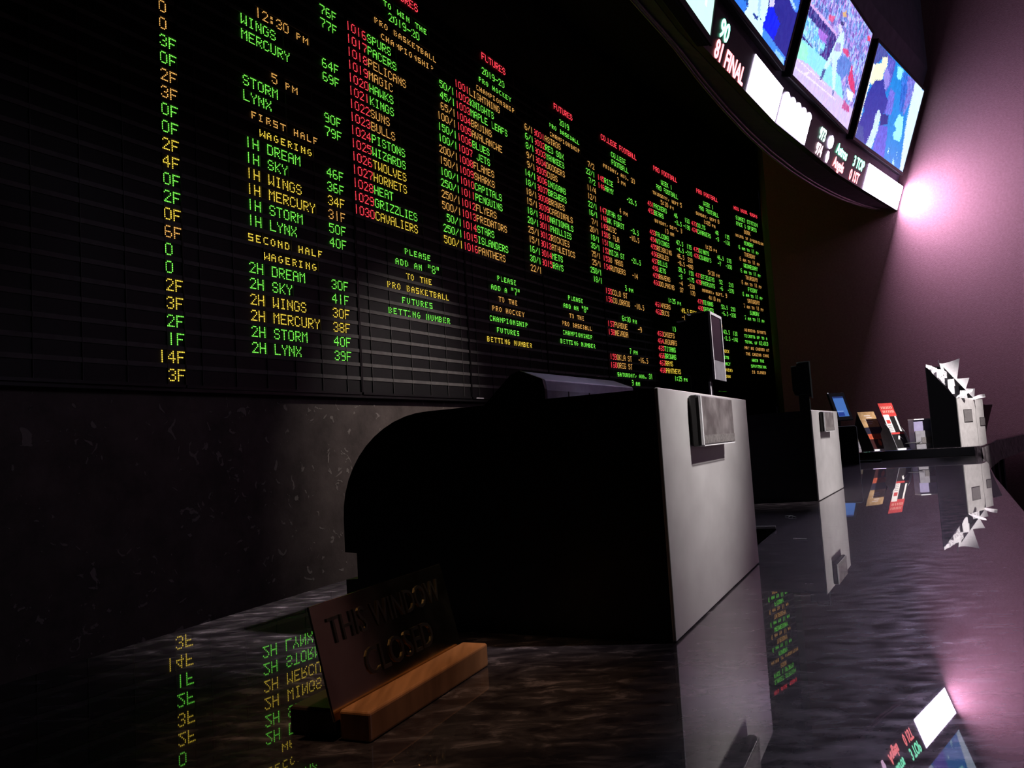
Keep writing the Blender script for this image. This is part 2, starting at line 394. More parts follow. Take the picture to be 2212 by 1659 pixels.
B[3] = Board(3, 'LED board panel listing red numbers 1016 to 1030 above a PRO BASKETBALL betting note')
fill(B[3], [(.5, [(8.3, 'FUTURES', 'r', 0, 1.06)]), (2, [(7.7, 'TO WIN THE', 'g', 1)]), (3, [(8.7, '2019-20', 'g', 0)]), (4, [(5.7, 'PRO BASKETBALL', 'a', 1)]), (5, [(6.9, 'CHAMPIONSHIP', 'a', 1)])]
     + teams(1016, [('SPURS', 'g'), ('PACERS', 'g'), ('PELICANS', 'a'), ('MAGIC', 'a'), ('HAWKS', 'g'), ('KINGS', 'g'), ('SUNS', 'a'), ('BULLS', 'a'), ('PISTONS', 'g'), ('WIZARDS', 'g'),
                    ('TWOLVES', 'y'), ('HORNETS', 'y'), ('HEAT', 'g'), ('GRIZZLIES', 'g'), ('CAVALIERS', 'y')], 6, 0, 4)
     + [(22, [(9.7, 'PLEASE', 'g', 1)]), (23, [(7.6, 'ADD AN "8"', 'g', 1)]), (24, [(9.7, 'TO THE', 'y', 1)]), (25, [(5.7, 'PRO BASKETBALL', 'y', 1)]), (26, [(8.6, 'FUTURES', 'g', 1)]), (27, [(5.7, 'BETTING NUMBER', 'g', 1)])],
     '50/1g 45/1g 65/1a 100/1a 150/1g 100/1g 200/1a 150/1a 100/1g 250/1g 250/1a 500/1a 50/1g 250/1g 500/1y'.split(), 6)
B[4] = Board(4, 'LED board panel listing red numbers 1001 to 1016 above a PRO HOCKEY betting note')
fill(B[4], [(.5, [(8.2, 'FUTURES', 'r', 0, 1.06)]), (2, [(8, '2019-20', 'g', 0)]), (3, [(7, 'PRO HOCKEY', 'g', 1)]), (4, [(6, 'CHAMPIONSHIP', 'a', 1)])]
     + teams(1001, [('LIGHTNING', 'a'), ('KNIGHTS', 'g'), ('MAPLE LEAFS', 'g'), ('BRUINS', 'a'), ('AVALANCHE', 'a'), ('BLUES', 'g'), (' JETS', 'g'), ('FLAMES', 'a'), ('SHARKS', 'a'), ('CAPITALS', 'g'),
                    ('PENGUINS', 'g'), ('FLYERS', 'a'), ('PREDATORS', 'a'), ('STARS', 'g'), ('ISLANDERS', 'g'), ('PANTHERS', 'a')], 5, 0, 4)
     + [(22, [(9, 'PLEASE', 'g', 1)]), (23, [(7, 'ADD A "7"', 'g', 1)]), (24, [(9, 'TO THE', 'a', 1)]), (25, [(7, 'PRO HOCKEY', 'a', 1)]), (26, [(6, 'CHAMPIONSHIP', 'g', 1)]), (27, [(8, 'FUTURES', 'g', 1)]), (28, [(5, 'BETTING NUMBER', 'y', 1)])],
     '6/1a 6/1g 8/1g 9/1a 9/1a 14/1g 18/1g 18/1a 15/1a 18/1g 20/1g 25/1a 15/1a 16/1g 30/1g 22/1a'.split(), 5)
mb = MB(); mb.box(B[4].o + B[4].e * .05 + B[4].n * .0085 + Vector((0, 0, ZB - .012)), B[4].e * .10, B[4].n * .001, (0, 0, .010)); mb.build('white_sticker', M['paper'], B[4].root)
B[5] = Board(5, 'LED board panel listing red numbers 9001 to 9015 above a PRO BASEBALL betting note')
fill(B[5], [(.5, [(8.3, 'FUTURES', 'r', 0, 1.06)]), (2, [(10, '2019', 'g', 0)]), (3, [(6, 'PRO BASEBALL', 'g', 1)]), (4, [(6, 'CHAMPIONSHIP', 'a', 1)])]
     + teams(9001, [('ASTROS', 'a'), ('RED SOX', 'g'), ('YANKEES', 'g'), ('DODGERS', 'a'), ('CUBS', 'a'), ('INDIANS', 'g'), ('BREWERS', 'g'), ('BRAVES', 'a'), ('CARDINALS', 'a'), ('NATIONALS', 'g'),
                    ('PHILLIES', 'g'), ('ROCKIES', 'a'), ('ATHLETICS', 'a'), ('METS', 'g'), ('RAYS', 'g')], 5, 0, 4)
     + [(22, [(9, 'PLEASE', 'g', 1)]), (23, [(7, 'ADD AN "8"', 'g', 1)]), (24, [(9, 'TO THE', 'a', 1)]), (25, [(6, 'PRO BASEBALL', 'a', 1)]), (26, [(6, 'CHAMPIONSHIP', 'g', 1)]), (27, [(5, 'BETTING NUMBER', 'g', 1)])],
     '7/2a 22/1g 7/2g 11/4a 12/1a 22/1g 16/1g 7/1a 20/1a 18/1g 35/1g 75/1a 25/1a 250/1g 18/1g'.split(), 5)
B[6] = Board(6, 'LED board panel headed COLLEGE FOOTBALL with red numbers 145 to 160')
fill(B[6], [(.45, [(3.8, 'COLLEGE FOOTBALL', 'r', 0, 1.06)]), (2, [(8, 'COLLEGE', 'g', 0)]), (3, [(8, 'FOOTBALL', 'g', 0)]), (4, [(4, 'FRIDAY, AUG. 30', 'a', 1)]), (5, [(10, '3 PM', 'a', 1)])]
     + teams(145, [('RICE', 'g'), ('ARMY', 'g')], 6, 1, 4) + [(7, [(14, '-23.5', 'g', 0)]), (9, [(10, '4 PM', 'a', 1)])]
     + teams(147, [('UTAH ST', 'g'), ('WK FORST', 'g'), ('WISC', 'a'), ('S FLA', 'a'), ('TULSA', 'g'), ('MICH ST', 'g'), ('U MASS', 'a'), ('RUTGERS', 'a')], 10, 1, 4)
     + [(11, [(15, '-3.5', 'g', 0)]), (12, [(14, '-10.5', 'a', 0)]), (15, [(14, '-21.5', 'g', 0)]), (17, [(14, '-14', 'a', 0)]), (19, [(10, '5 PM', 'g', 1)])]
     + teams(155, [('COLO ST', 'a'), ('COLORADO', 'a')], 20, 1, 4) + [(21, [(14, '-10.5', 'a', 0)]), (23, [(7.7, '6:30 PM', 'g', 1)])]
     + teams(157, [('PURDUE', 'a'), ('NEVADA', 'a')], 24, 1, 4) + [(24, [(15, '-9', 'a', 0)]), (27, [(10, '7 PM', 'g', 1)])]
     + teams(159, [('OKLA ST', 'a'), ('OREG ST', 'a')], 28, 1, 4) + [(28, [(14, '-16.5', 'a', 0)]), (30, [(3.8, 'SATURDAY, AUG. 31', 'g', 1)]), (31, [(10, '9 AM', 'g', 1)]), (32, [(8, 'ST', 'a', 0)])])
B[7] = Board(7, 'LED board panel headed PRO FOOTBALL with red numbers 451 to 468')
fill(B[7], [(.45, [(5.4, 'PRO FOOTBALL', 'r', 0, 1.08)]), (2, [(9, 'WEEK 1', 'g', 0)]), (3, [(6, 'PRO FOOTBALL', 'g', 0)]), (4, [(4, 'THURSDAY, SEPT 5', 'a', 1)]), (5, [(8, '5:20 PM', 'a', 1)]), (8, [(4, 'SUNDAY, SEPT. 8', 'a', 1)]), (9, [(9, '10 AM', 'a', 1)])]
     + teams(451, [('PACKERS', 'g'), ('BEARS', 'g')], 6, 1, 4) + [(6, [(15, '46', 'g', 0), (21, '160', 'g', 0)]), (7, [(15, '-3.5', 'g', 0), (20, '-190', 'g', 0)])]
     + teams(453, [('FALCONS', 'g'), ('VIKINGS', 'g'), ('REDSKINS', 'a'), ('EAGLES', 'a'), ('BILLS', 'g'), ('JETS', 'g'), ('RAVENS', 'a'), ('DOLPHINS', 'a')], 10, 1, 4)
     + [(10 + i, [(15, a, c, 0), (24 - len(b_), b_, c, 0)]) for i, (a, b_, c) in enumerate([('47.5', '175', 'g'), ('-4.5', '-210', 'g'), ('46.5', '320', 'a'), ('-8.5', '-440', 'a'), ('38.5', '150', 'g'), ('-3', '-175', 'g'), ('-4', '-200', 'a'), ('37', '170', 'a')])]
     + [(19, [(8, '1:25 PM', 'g', 1)])] + teams(461, [('49ERS', 'a'), ('BUCS', 'a')], 20, 1, 4) + [(20, [(15, '49.5', 'y', 0), (20, 'EVEN', 'y', 0)]), (21, [(15, '-1', 'a', 0)]), (23, [(9, '10 AM', 'g', 1)])]
     + teams(463, [('CHIEFS', 'a'), ('JAGUARS', 'a'), ('TITANS', 'g'), ('BROWNS', 'g'), ('RAMS', 'y'), ('PANTHERS', 'y')], 24, 1, 4) + [(30, [(8.3, '1:25 PM', 'g', 1)])])
B[8] = Board(8, 'LED board panel headed PRO FOOTBALL with red numbers 473 to 480')
fill(B[8], [(.4, [(5.4, 'PRO FOOTBALL', 'r', 0, 1.08)]), (2, [(9, 'WEEK 1', 'g', 0)]), (3, [(6, 'PRO FOOTBALL', 'g', 0)]), (4, [(4.1, 'SUNDAY, SEPT 8', 'a', 1)]), (5, [(8.3, '1:05 PM', 'a', 1)]), (9, [(8, '1:25 PM', 'a', 1)]), (13, [(8.5, '5:20 PM', 'a', 1)]), (16, [(4.2, 'MONDAY, SEPT. 9', 'a', 1)]), (17, [(7.7, '4:10 PM', 'a', 1)])]
     + teams(473, [('COLTS', 'g'), ('CHARGERS', 'g')], 6, 1, 4) + teams(475, [('GIANTS', 'g'), ('COWBOYS', 'g')], 10, 1, 4) + teams(477, [('STEELERS', 'g'), ('PATRIOTS', 'g')], 14, 1, 4) + teams(479, [('TEXANS', 'g'), ('SAINTS', 'g')], 18, 1, 4)
     + [(r_, [(15, a, 'g', 0), (24 - len(b_), b_, 'g', 0)]) for r_, a, b_ in [(6, '48', '135'), (7, '-3', '-160'), (10, '46.5', '270'), (11, '-7', '-350'), (14, '52', '210'), (15, '-6', '-270'), (18, '53.5', '250'), (19, '-6.5', '-330'), (22, '43.5', '120'), (23, '-2.5', '-140')]]
     + [(21, [(12.6, 'PM', 'a', 1)]), (25, [(5.8, 'PLEASE CHECK', 'y', 1)]), (26, [(6.3, 'ALL TICKETS', 'g', 1)]), (27, [(5.8, 'FOR ACCURACY', 'g', 1)]), (28, [(5, 'BEFORE LEAVING', 'y', 1)]), (29, [(7.2, 'THE WINDOW', 'y', 1)]), (31.2, [(9, '_____', 'g', 0)])])
B[9] = Board(9, 'last LED board panel on the right headed R&S BOOK HOURS with opening times')
hrs = [('MONDAY', '6 AM TO 11 PM', 'g'), ('TUESDAY', '6 AM TO 11 PM', 'a'), ('WEDNESDAY', '8 AM TO 11 PM', 'g'), ('THURSDAY', '8 AM TO 11 PM', 'a'), ('FRIDAY', '8 AM TO 11 PM', 'g'), ('SATURDAY', '7 AM TO 11 PM', 'a'), ('SUNDAY', '7 AM TO 11 PM', 'g')]
l9 = [(.35, [(4.2, 'R&S BOOK HOURS', 'r', 0, 1.08)]), (2, [(5, 'SUNSET STATION', 'g', 0)]), (3, [(5, 'RACE & SPORTS', 'g', 0)]), (4, [(9.6, 'BOOK', 'a', 0)]), (5, [(4, 'HOURS OF OPERATION', 'a', 1)])]
for i, (d, h, c) in enumerate(hrs): l9 += [(6 + 2 * i, [(12 - len(d) / 2, d, c, 0)]), (7 + 2 * i, [(5.3, h, c, 1)])]
for r_, c_, t, k in [(21, 4.6, 'WINNING SPORTS', 'a'), (22, 4.1, 'TICKETS UP TO A', 'g'), (23, 4.3, 'TOTAL OF $2,000', 'g'), (24, 3.7, 'MAY BE CASHED AT', 'a'), (25, 4.2, 'THE CASINO CAGE', 'a'), (26, 7.7, 'WHEN THE', 'g'), (27, 6.9, 'SPORTSBOOK', 'g'), (28, 7.2, 'IS CLOSED', 'a')]:
    l9.append((r_, [(c_, t, k, 1)]))
fill(B[9], l9)

# ------------------------------------------------------------------ shell of the room
ZF, ZC = -Z0, 4.35
def offset_poly(pts, azs, d):
    out = []
    for i, p in enumerate(pts):
        a = R(azs[min(i, len(azs) - 1)]); a0 = R(azs[max(i - 1, 0)]); am = (a + a0) / 2
        out.append(Vector((p[0], p[1], 0)) - Vector((math.cos(am), -math.sin(am), 0)) * d)
    return out
wl = offset_poly(SE, AZ, .058)
a0 = R(AZ[0]); p0 = wl[0]
wl = [p0 - Vector((math.sin(a0), math.cos(a0), 0)) * 8, p0 - Vector((math.sin(a0), math.cos(a0), 0)) * 3.] + wl
mb = MB()
for i in range(len(wl) - 1):
    p, q = wl[i], wl[i + 1]; a = (q - p).normalized(); n = Vector((-a.y, a.x, 0)) * .12
    mb.add([p + Vector((0, 0, ZF)), q + Vector((0, 0, ZF)), q + Vector((0, 0, ZC)), p + Vector((0, 0, ZC)), p + n + Vector((0, 0, ZF)), q + n + Vector((0, 0, ZF)), q + n + Vector((0, 0, ZC)), p + n + Vector((0, 0, ZC))],
           [(0, 1, 2, 3), (5, 4, 7, 6), (0, 4, 5, 1), (3, 2, 6, 7)])
structure(mb.build('wall_back', M['plaster']))
# ledge that carries the board
mb = MB()
for i in range(2, len(wl) - 1):
    p, q = wl[i], wl[i + 1]; a = (q - p).normalized(); n = Vector((a.y, -a.x, 0))
    mb.box(p + n * .002 + Vector((0, 0, ZB - .032)), (q - p), n * .055, (0, 0, .018))
structure(mb.build('trim_1', M['board_frame']))

CR = Vector((2.61, 7.69, 0))                       # corner where the return wall meets the right wall
WD = Vector((math.sin(R(135)), math.cos(R(135)), 0)); WN = Vector((-WD.y, WD.x, 0))
mb = MB()
mb.box(CR + Vector((0, 0, ZF)), WD * 11, WN * .12, (0, 0, ZC - ZF))
structure(mb.build('wall_right', M['mauve_wall']))
END = wl[-1]
mb = MB(); d = END + (END - CR).normalized() * .3 - CR; n = Vector((d.y, -d.x, 0)).normalized() * .1
mb.box(CR + WN * .03 + Vector((0, 0, ZF)), d, n, (0, 0, ZC - ZF))
structure(mb.build('wall_return', M['dark_wall']))
q0 = wl[0]; q1 = CR + WD * 11
mb = MB(); mb.box((-9, -6.4, ZF - .1), (22, 0, 0), (0, 20, 0), (0, 0, .1)); structure(mb.build('floor', M['carpet']))
mb = MB(); mb.box((-9, -6.4, ZC), (22, 0, 0), (0, 20, 0), (0, 0, .1)); structure(mb.build('ceiling', M['ceiling']))
mb = MB(); mb.box((-9, -6.5, ZF), (22, 0, 0), (0, .12, 0), (0, 0, ZC - ZF)); structure(mb.build('wall_front', M['dark_wall']))
mb = MB(); mb.box((12.9, -6.4, ZF), (.12, 0, 0), (0, 8, 0), (0, 0, ZC - ZF)); structure(mb.build('wall_far', M['dark_wall']))

# ------------------------------------------------------------------ bulkhead with televisions and the ticker
TV = {4: ((3.136, 6.147, 2.64), 41.31), 3: ((2.262, 5.075, 2.64), 37.38), 2: ((1.472, 3.977, 2.64), 33.67)}
TILT = R(19.6); TW, TH = 1.21, 1.21 * 9 / 16
class Facet:
    def __init__(s, c, az, tilt=TILT):
        a = R(az); s.c = Vector(c); s.e = Vector((math.sin(a), math.cos(a), 0)); s.n0 = Vector((math.cos(a), -math.sin(a), 0))
        s.up = Vector((0, 0, 1)) * math.cos(tilt) + s.n0 * math.sin(tilt); s.n = s.e.cross(s.up)
        if s.n.dot(s.n0) < 0: s.n = -s.n
    def __call__(s, u, v, w=0.): return s.c + s.e * u + s.up * v + s.n * w
FA = {k: Facet(*v) for k, v in TV.items()}
# two more bays continue the same curve out of the picture
def prev(f, az, step=1.36):
    a = R(az); am = R(az + 1.9)
    return Facet(f.c - Vector((math.sin(am), math.cos(am), 0)) * step, az)
FA[1] = prev(FA[2], 29.95); FA[0] = prev(FA[1], 26.2)
order = [0, 1, 2, 3, 4]
def joint(k, v, w):
    """point on the shared edge of bay k and k+1"""
    if k < 0: return FA[0](-.69, v, w)
    if k >= 4: return FA[4](.72, v, w)
    return (FA[k](.685, v, w) + FA[k + 1](-.685, v, w)) / 2
VB, VT = -.645, .56                                   # lower and upper edge of the leaning face
rim_px = [(.36, 2.87), (.636, 3.352), (.875, 3.741), (1.105, 4.16), (1.333, 4.549), (1.60, 4.98), (1.869, 5.379), (2.18, 5.80), (2.491, 6.181), (2.79, 6.51), (3.079, 6.782), (3.30, 6.95), (3.47, 7.04)]
rim = [Vector((-.9, .75, 2.1)), Vector((-.2, 1.92, 2.1))] + [Vector((x, y, 2.1)) for x, y in rim_px]
mb = MB()
front_lo = [joint(k, VB, -.055) for k in range(-1, 5)]; front_hi = [joint(k, VT, -.055) for k in range(-1, 5)]
for i in range(5):
    mb.add([front_lo[i], front_lo[i + 1], front_hi[i + 1], front_hi[i]], [(0, 1, 2, 3)])
    a, b = front_hi[i], front_hi[i + 1]
    mb.add([a, b, Vector((b.x, b.y, ZC)), Vector((a.x, a.y, ZC))], [(0, 1, 2, 3)])
def resample(poly, n):
    L = [0]
    for i in range(len(poly) - 1): L.append(L[-1] + (poly[i + 1] - poly[i]).length)
    out = []
    for k in range(n):
        t = L[-1] * k / (n - 1); i = max(j for j in range(len(L)) if L[j] <= t + 1e-9); i = min(i, len(poly) - 2)
        out.append(poly[i].lerp(poly[i + 1], (t - L[i]) / (L[i + 1] - L[i])))
    return out
NS = 60
fr = resample(front_lo, NS); rr_ = resample(rim, NS)
for i in range(NS - 1):
    mb.add([fr[i], rr_[i], rr_[i + 1], fr[i + 1]], [(0, 1, 2, 3)])
    a, b = rr_[i], rr_[i + 1]
    mb.add([a, b, Vector((b.x, b.y, ZC)), Vector((a.x, a.y, ZC))], [(3, 2, 1, 0)])
structure(mb.build('wall_bulkhead', M['bulkhead']))
mb = MB(); mb.tube([p + Vector((0, 0, -.006)) for p in rr_], .011, 8); structure(mb.build('trim_2', M['trim_metal'], smooth=True))
mb = MB(); mb.tube([p.lerp(q, .16 if (p - q).length > .15 else .3) + Vector((0, 0, -.006)) for p, q in zip(rr_, fr)], .007, 8); structure(mb.build('trim_3', M['trim_metal'], smooth=True))

def proj(P):
    d = P - Vector((0, 0, CAMH)); w = d.dot(F)
    return (1106 + FPX * d.dot(RT) / w, 829.5 - FPX * d.dot(UP) / w)
def inside(x, y, poly):
    c = False; n = len(poly); j = n - 1
    for i in range(n):
        xi, yi = poly[i]; xj, yj = poly[j]
        if (yi > y) != (yj > y) and x < (xj - xi) * (y - yi) / (yj - yi) + xi: c = not c
        j = i
    return c
def sRGB(c): return tuple((v / 255 / 12.92 if v / 255 <= .04045 else ((v / 255 + .055) / 1.055) ** 2.4) for v in c)

def screen_mat(name, s):
    m = bpy.data.materials.new(name); m.use_nodes = True
    N, L, b = nodes(m)
    b.inputs['Base Color'].default_value = (.01, .01, .012, 1); b.inputs['Roughness'].default_value = .25
    at = N.new('ShaderNodeAttribute'); at.attribute_name = 'picture'; at.attribute_type = 'GEOMETRY'
    L.new(at.outputs['Color'], b.inputs['Emission Color']); b.inputs['Emission Strength'].default_value = s
    return m
M['screen'] = screen_mat('lit_screen', 1.35)

def pic_polys(raw, ox, oy, sc): return [(c, [(ox + x / sc, oy + y / sc) for x, y in p], nz) for c, p, nz in raw]
pics = {}
pics[3] = dict(base=(138, 140, 218), noise=105, polys=pic_polys([
    ((70, 62, 140), [(330, 60), (640, 430), (640, 560), (520, 760), (430, 690), (230, 470), (280, 230)], 60),
    ((130, 185, 240), [(250, 300), (300, 180), (420, 330), (520, 560), (470, 640), (420, 640), (240, 420)], 95),
    ((160, 110, 215), [(430, 330), (540, 430), (520, 530), (430, 440)], 25),
    ((205, 165, 225), [(330, 15), (645, 385), (640, 425), (325, 60)], 12),
    ((92, 125, 205), [(680, 615), (820, 740), (800, 850), (700, 970), (620, 880)], 25),
    ((140, 215, 235), [(165, 690), (235, 460), (400, 610), (560, 760), (700, 930), (725, 1190), (500, 970), (300, 770)], 14),
    ((150, 235, 205), [(165, 690), (225, 480), (310, 570), (290, 740)], 12),
    ((200, 182, 238), [(110, 890), (168, 685), (300, 765), (500, 965), (720, 1185), (880, 1340), (790, 1560)], 14),
    ((225, 215, 248), [(165, 685), (520, 1010), (515, 1020), (160, 700)], 5), ((225, 215, 248), [(250, 880), (320, 850), (330, 870), (275, 905)], 5),
    ((225, 215, 248), [(145, 790), (420, 1000), (640, 1190), (630, 1195), (140, 800)], 5),
    ((205, 70, 125), [(720, 570), (790, 600), (800, 690), (730, 640)], 25),
    ((195, 225, 250), [(640, 490), (690, 400), (735, 380), (735, 520), (700, 660), (660, 720), (640, 880), (630, 1030), (622, 1085), (598, 1085), (590, 700), (550, 800), (510, 830), (500, 790), (590, 610)], 18),
    ((160, 150, 215), [(640, 500), (700, 520), (690, 620), (620, 610)], 30),
    ((60, 60, 120), [(690, 250), (740, 260), (735, 310), (700, 300)], 10), ((205, 205, 245), [(660, 330), (690, 280), (720, 350), (700, 420)], 20),
    ((70, 85, 150), [(490, 820), (520, 835), (475, 950), (440, 960)], 10), ((90, 105, 165), [(600, 1085), (622, 1080), (605, 1140), (595, 1140)], 8),
    ((205, 60, 115), [(830, 770), (860, 1000), (868, 1135), (805, 1060), (785, 940)], 20),
    ((228, 228, 246), [(765, 1050), (850, 1120), (835, 1210), (780, 1190)], 12),
    ((190, 90, 150), [(740, 1200), (800, 1270), (790, 1350), (705, 1290)], 45), ((215, 70, 110), [(1020, 430), (1055, 440), (1045, 500), (1015, 480)], 10),
    ((200, 85, 140), [(560, 170), (640, 200), (600, 270), (550, 240)], 40), ((205, 165, 120), [(720, 150), (760, 130), (770, 200), (730, 210)], 20),
    ], 1690, 0, 5.53))
pics[4] = dict(base=(22, 125, 210), noise=14, polys=pic_polys([
    ((110, 112, 205), [(690, 430), (800, 520), (730, 740), (650, 910), (640, 860), (690, 640)], 45),
    ((40, 100, 200), [(640, 380), (700, 440), (690, 640), (630, 880), (600, 860)], 45),
    ((205, 225, 250), [(790, 510), (890, 632), (645, 1562), (608, 1530), (680, 1000), (740, 720)], 8),
    ((150, 245, 250), [(600, 890), (650, 930), (630, 1130), (605, 1210), (540, 1180), (525, 1120), (570, 1060), (540, 1010)], 8),
    ((140, 235, 245), [(590, 330), (652, 380), (620, 500), (575, 470)], 12),
    ((70, 80, 155), [(355, 60), (480, 190), (475, 250), (410, 250), (330, 315), (285, 300)], 20),
    ((90, 88, 190), [(470, 190), (560, 280), (540, 400), (490, 560), (440, 640), (470, 400)], 35),
    ((235, 240, 235), [(290, 300), (320, 320), (250, 580), (90, 1160), (75, 1150)], 6),
    ((240, 243, 200), [(330, 310), (400, 300), (410, 240), (470, 230), (465, 330), (420, 410), (410, 490), (330, 500), (290, 550), (265, 520), (290, 390)], 10),
    ((140, 130, 215), [(420, 430), (460, 350), (500, 450), (480, 540), (430, 650)], 12),
    ((105, 105, 210), [(500, 590), (550, 640), (540, 760), (505, 900), (430, 890), (465, 740)], 30),
    ((46, 52, 150), [(320, 500), (420, 490), (440, 640), (470, 740), (430, 880), (370, 890), (290, 1080), (220, 1250), (85, 1165), (125, 1000), (198, 850), (190, 780), (250, 620)], 10),
    ((62, 75, 150), [(85, 1165), (125, 1000), (180, 1030), (200, 1240)], 8),
    ((40, 45, 128), [(385, 880), (480, 910), (460, 1010), (375, 1020)], 10),
    ((92, 92, 205), [(370, 1020), (470, 1030), (425, 1410), (290, 1300), (345, 1100)], 22),
    ((190, 215, 248), [(365, 840), (388, 900), (350, 1080), (270, 1300), (215, 1240), (290, 1060), (330, 900)], 18),
    ((190, 240, 252), [(468, 1330), (490, 1260), (470, 1360)], 5), ((180, 235, 252), [(520, 1470), (535, 1380), (540, 1480)], 5), ((180, 235, 252), [(570, 1380), (580, 1310), (575, 1400)], 5),
    ], 1830, 80, 5.35))
pics[2] = dict(base=(38, 38, 135), noise=8, polys=pic_polys([
    ((50, 120, 228), [(200, -120), (470, -100), (600, 140), (520, 335), (330, 90)], 10),
    ((22, 78, 160), [(470, -60), (640, -60), (630, 130), (560, 40)], 10),
    ((12, 32, 225), [(1130, 150), (1230, 190), (1380, 560), (1230, 960), (960, 650), (1000, 470)], 14),
    ((200, 195, 248), [(1120, -100), (1270, -100), (1230, 190), (1130, 150)], 14),
    ((200, 245, 255), [(620, -200), (1130, -200), (1090, 220), (1020, 470), (975, 560), (955, 915), (515, 335), (625, 130)], 5),
    ((165, 200, 250), [(850, -100), (930, -100), (900, 400), (860, 420)], 10),
    ((42, 62, 145), [(695, 240), (780, 350), (865, 400), (845, 490), (770, 430)], 6), ((42, 62, 145), [(905, 450), (950, 460), (940, 495), (905, 485)], 6),
    ((62, 130, 242), [(970, 645), (1512, 1370), (1465, 1575), (960, 920)], 8),
    ((135, 195, 255), [(1290, 1165), (1495, 1420), (1445, 1570), (1250, 1260)], 30),
    ((58, 118, 255), [(1580, -60), (1850, -60), (1835, 150), (1780, 325), (1690, 200)], 20),
    ((165, 205, 255), [(1600, -40), (1660, -40), (1760, 190), (1730, 250)], 10),
    ], 1560, 0, 11.06))
pics[1] = dict(base=(60, 90, 190), noise=60, polys=[])
pics[9] = dict(base=(196, 240, 228), noise=3, polys=[((228, 252, 246), [(1512, 0), (1528, 0), (1526, 14), (1518, 10)], 2)])

def make_tv(f, pic, label, W=TW, H=TH, nx=176, mount=None):
    base = f(0, -H / 2, 0); t = empty('television', base, label, 'television', 'televisions in the curved bulkhead')
    mb = MB(); bz = .022; dp = .05
    mb.box(f(-W / 2 - bz, -H / 2 - bz, -dp), f.e * (W + 2 * bz), f.up * (H + 2 * bz), f.n * (dp - .004))
    mb.build('casing', M['black_plastic'], t, bevel=.006)
    mb = MB()
    for (u0, u1, v0, v1) in ((-W / 2 - bz, W / 2 + bz, -H / 2 - bz, -H / 2), (-W / 2 - bz, W / 2 + bz, H / 2, H / 2 + bz), (-W / 2 - bz, -W / 2, -H / 2, H / 2), (W / 2, W / 2 + bz, -H / 2, H / 2)):
        mb.box(f(u0, v0, -.004), f.e * (u1 - u0), f.up * (v1 - v0), f.n * .008)
    mb.build('bezel', M['black_plastic'], t)
    ny = int(nx * H / W); vs = []; fs = []
    for j in range(ny + 1):
        for i in range(nx + 1): vs.append(f(-W / 2 + W * i / nx, -H / 2 + H * j / ny, .0005))
    for j in range(ny):
        for i in range(nx): fs.append((j * (nx + 1) + i, j * (nx + 1) + i + 1, (j + 1) * (nx + 1) + i + 1, (j + 1) * (nx + 1) + i))
    mb = MB(); mb.add(vs, fs); o = mb.build('screen', M['screen'], t)
    at = o.data.color_attributes.new('picture', 'FLOAT_COLOR', 'CORNER'); rnd = random.Random(len(label))
    data = []; P = pic['polys']
    boxes = [(min(x for x, _ in p), max(x for x, _ in p), min(y for _, y in p), max(y for _, y in p)) for _, p, _ in P]
    cell = {}
    for j in range(ny):
        for i in range(nx):
            x, y = proj(f(-W / 2 + W * (i + .5) / nx, -H / 2 + H * (j + .5) / ny))
            x += rnd.uniform(-1.3, 1.3); y += rnd.uniform(-1.6, 1.6)
            c, nz = pic['base'], pic['noise']
            for (cc, p, n_), bb in zip(P, boxes):
                if bb[0] <= x <= bb[1] and bb[2] <= y <= bb[3] and inside(x, y, p): c, nz = cc, n_
            key = (i // 3, j // 4); 
            if key not in cell: cell[key] = (rnd.uniform(-1, 1), rnd.uniform(-1, 1))
            a, b = cell[key]; g = a * .7 + rnd.uniform(-.35, .35)
            col = sRGB([max(0, min(255, v + nz * (.62 * g + b * w))) for v, w in zip(c, (.25, -.12, -.05))])
            data.extend((*col, 1.) * 4)
    at.data.foreach_set('color', data)
    if mount:
        mb = MB(); mb.tube([f(0, H / 2 - .1, -.06), f(0, H / 2 - .1, -.12), Vector((*f(0, H / 2 - .1, -.12).xy, ZC))], .025, 10); mb.build('ceiling_pole', M['black_plastic'], t)
    return t
make_tv(FA[4], pics[4], 'farthest television on the right, showing a person in a dark jacket')
make_tv(FA[3], pics[3], 'television showing a baseball player stretching in front of a crowd')
make_tv(FA[2], pics[2], 'television showing a white belted uniform against deep blue')
# nearer monitor on a ceiling pole, its picture a blank pale green
_f = Facet((0, 0, 0), 30, R(12)); W9 = .86; H9 = W9 * 9 / 16
_c = Vector((.711, 2.5, 1.474)) - (_f.e * (W9 / 2) - _f.up * (H9 / 2))
make_tv(Facet(_c, 30, R(12)), pics[9], 'nearest hanging screen lit a blank pale green, cut by the top of the picture', W9, H9, 40, mount=True)

# the ticker: a band of leaning LED modules under the televisions
def at_px(x, y, k, w=0.):
    """(u, v) on bay k's leaning plane for a place seen at x, y in the photograph"""
    f = FA[k]; d = F + (x - 1106) / FPX * RT - (y - 829.5) / FPX * UP; o = Vector((0, 0, CAMH))
    t = (f.c + f.n * w - o).dot(f.n) / d.dot(f.n); p = o + d * t - f.c
    return p.dot(f.e), p.dot(f.up)
V0, V1 = -.645, -.440
tick = empty('led_ticker_sign', FA[2](0, V0, 0), 'curved LED ticker band of glowing white blocks and scores under the televisions', 'sign')
for k in order:
    mb = MB(); a0, b0 = joint(k - 1, V0, -.05), joint(k, V0, -.05); f = FA[k]
    mb.box(a0, b0 - a0, f.up * (V1 - V0), f.n * .05); mb.build('module', M['black_plastic'], tick)
def quad(k, u0, u1, v0, v1, m, name='lit_block', w=.002):
    f = FA[k]; mb = MB(); mb.box(f(u0, v0, w), f.e * (u1 - u0), f.up * (v1 - v0), f.n * .002); mb.build(name, m, tick)
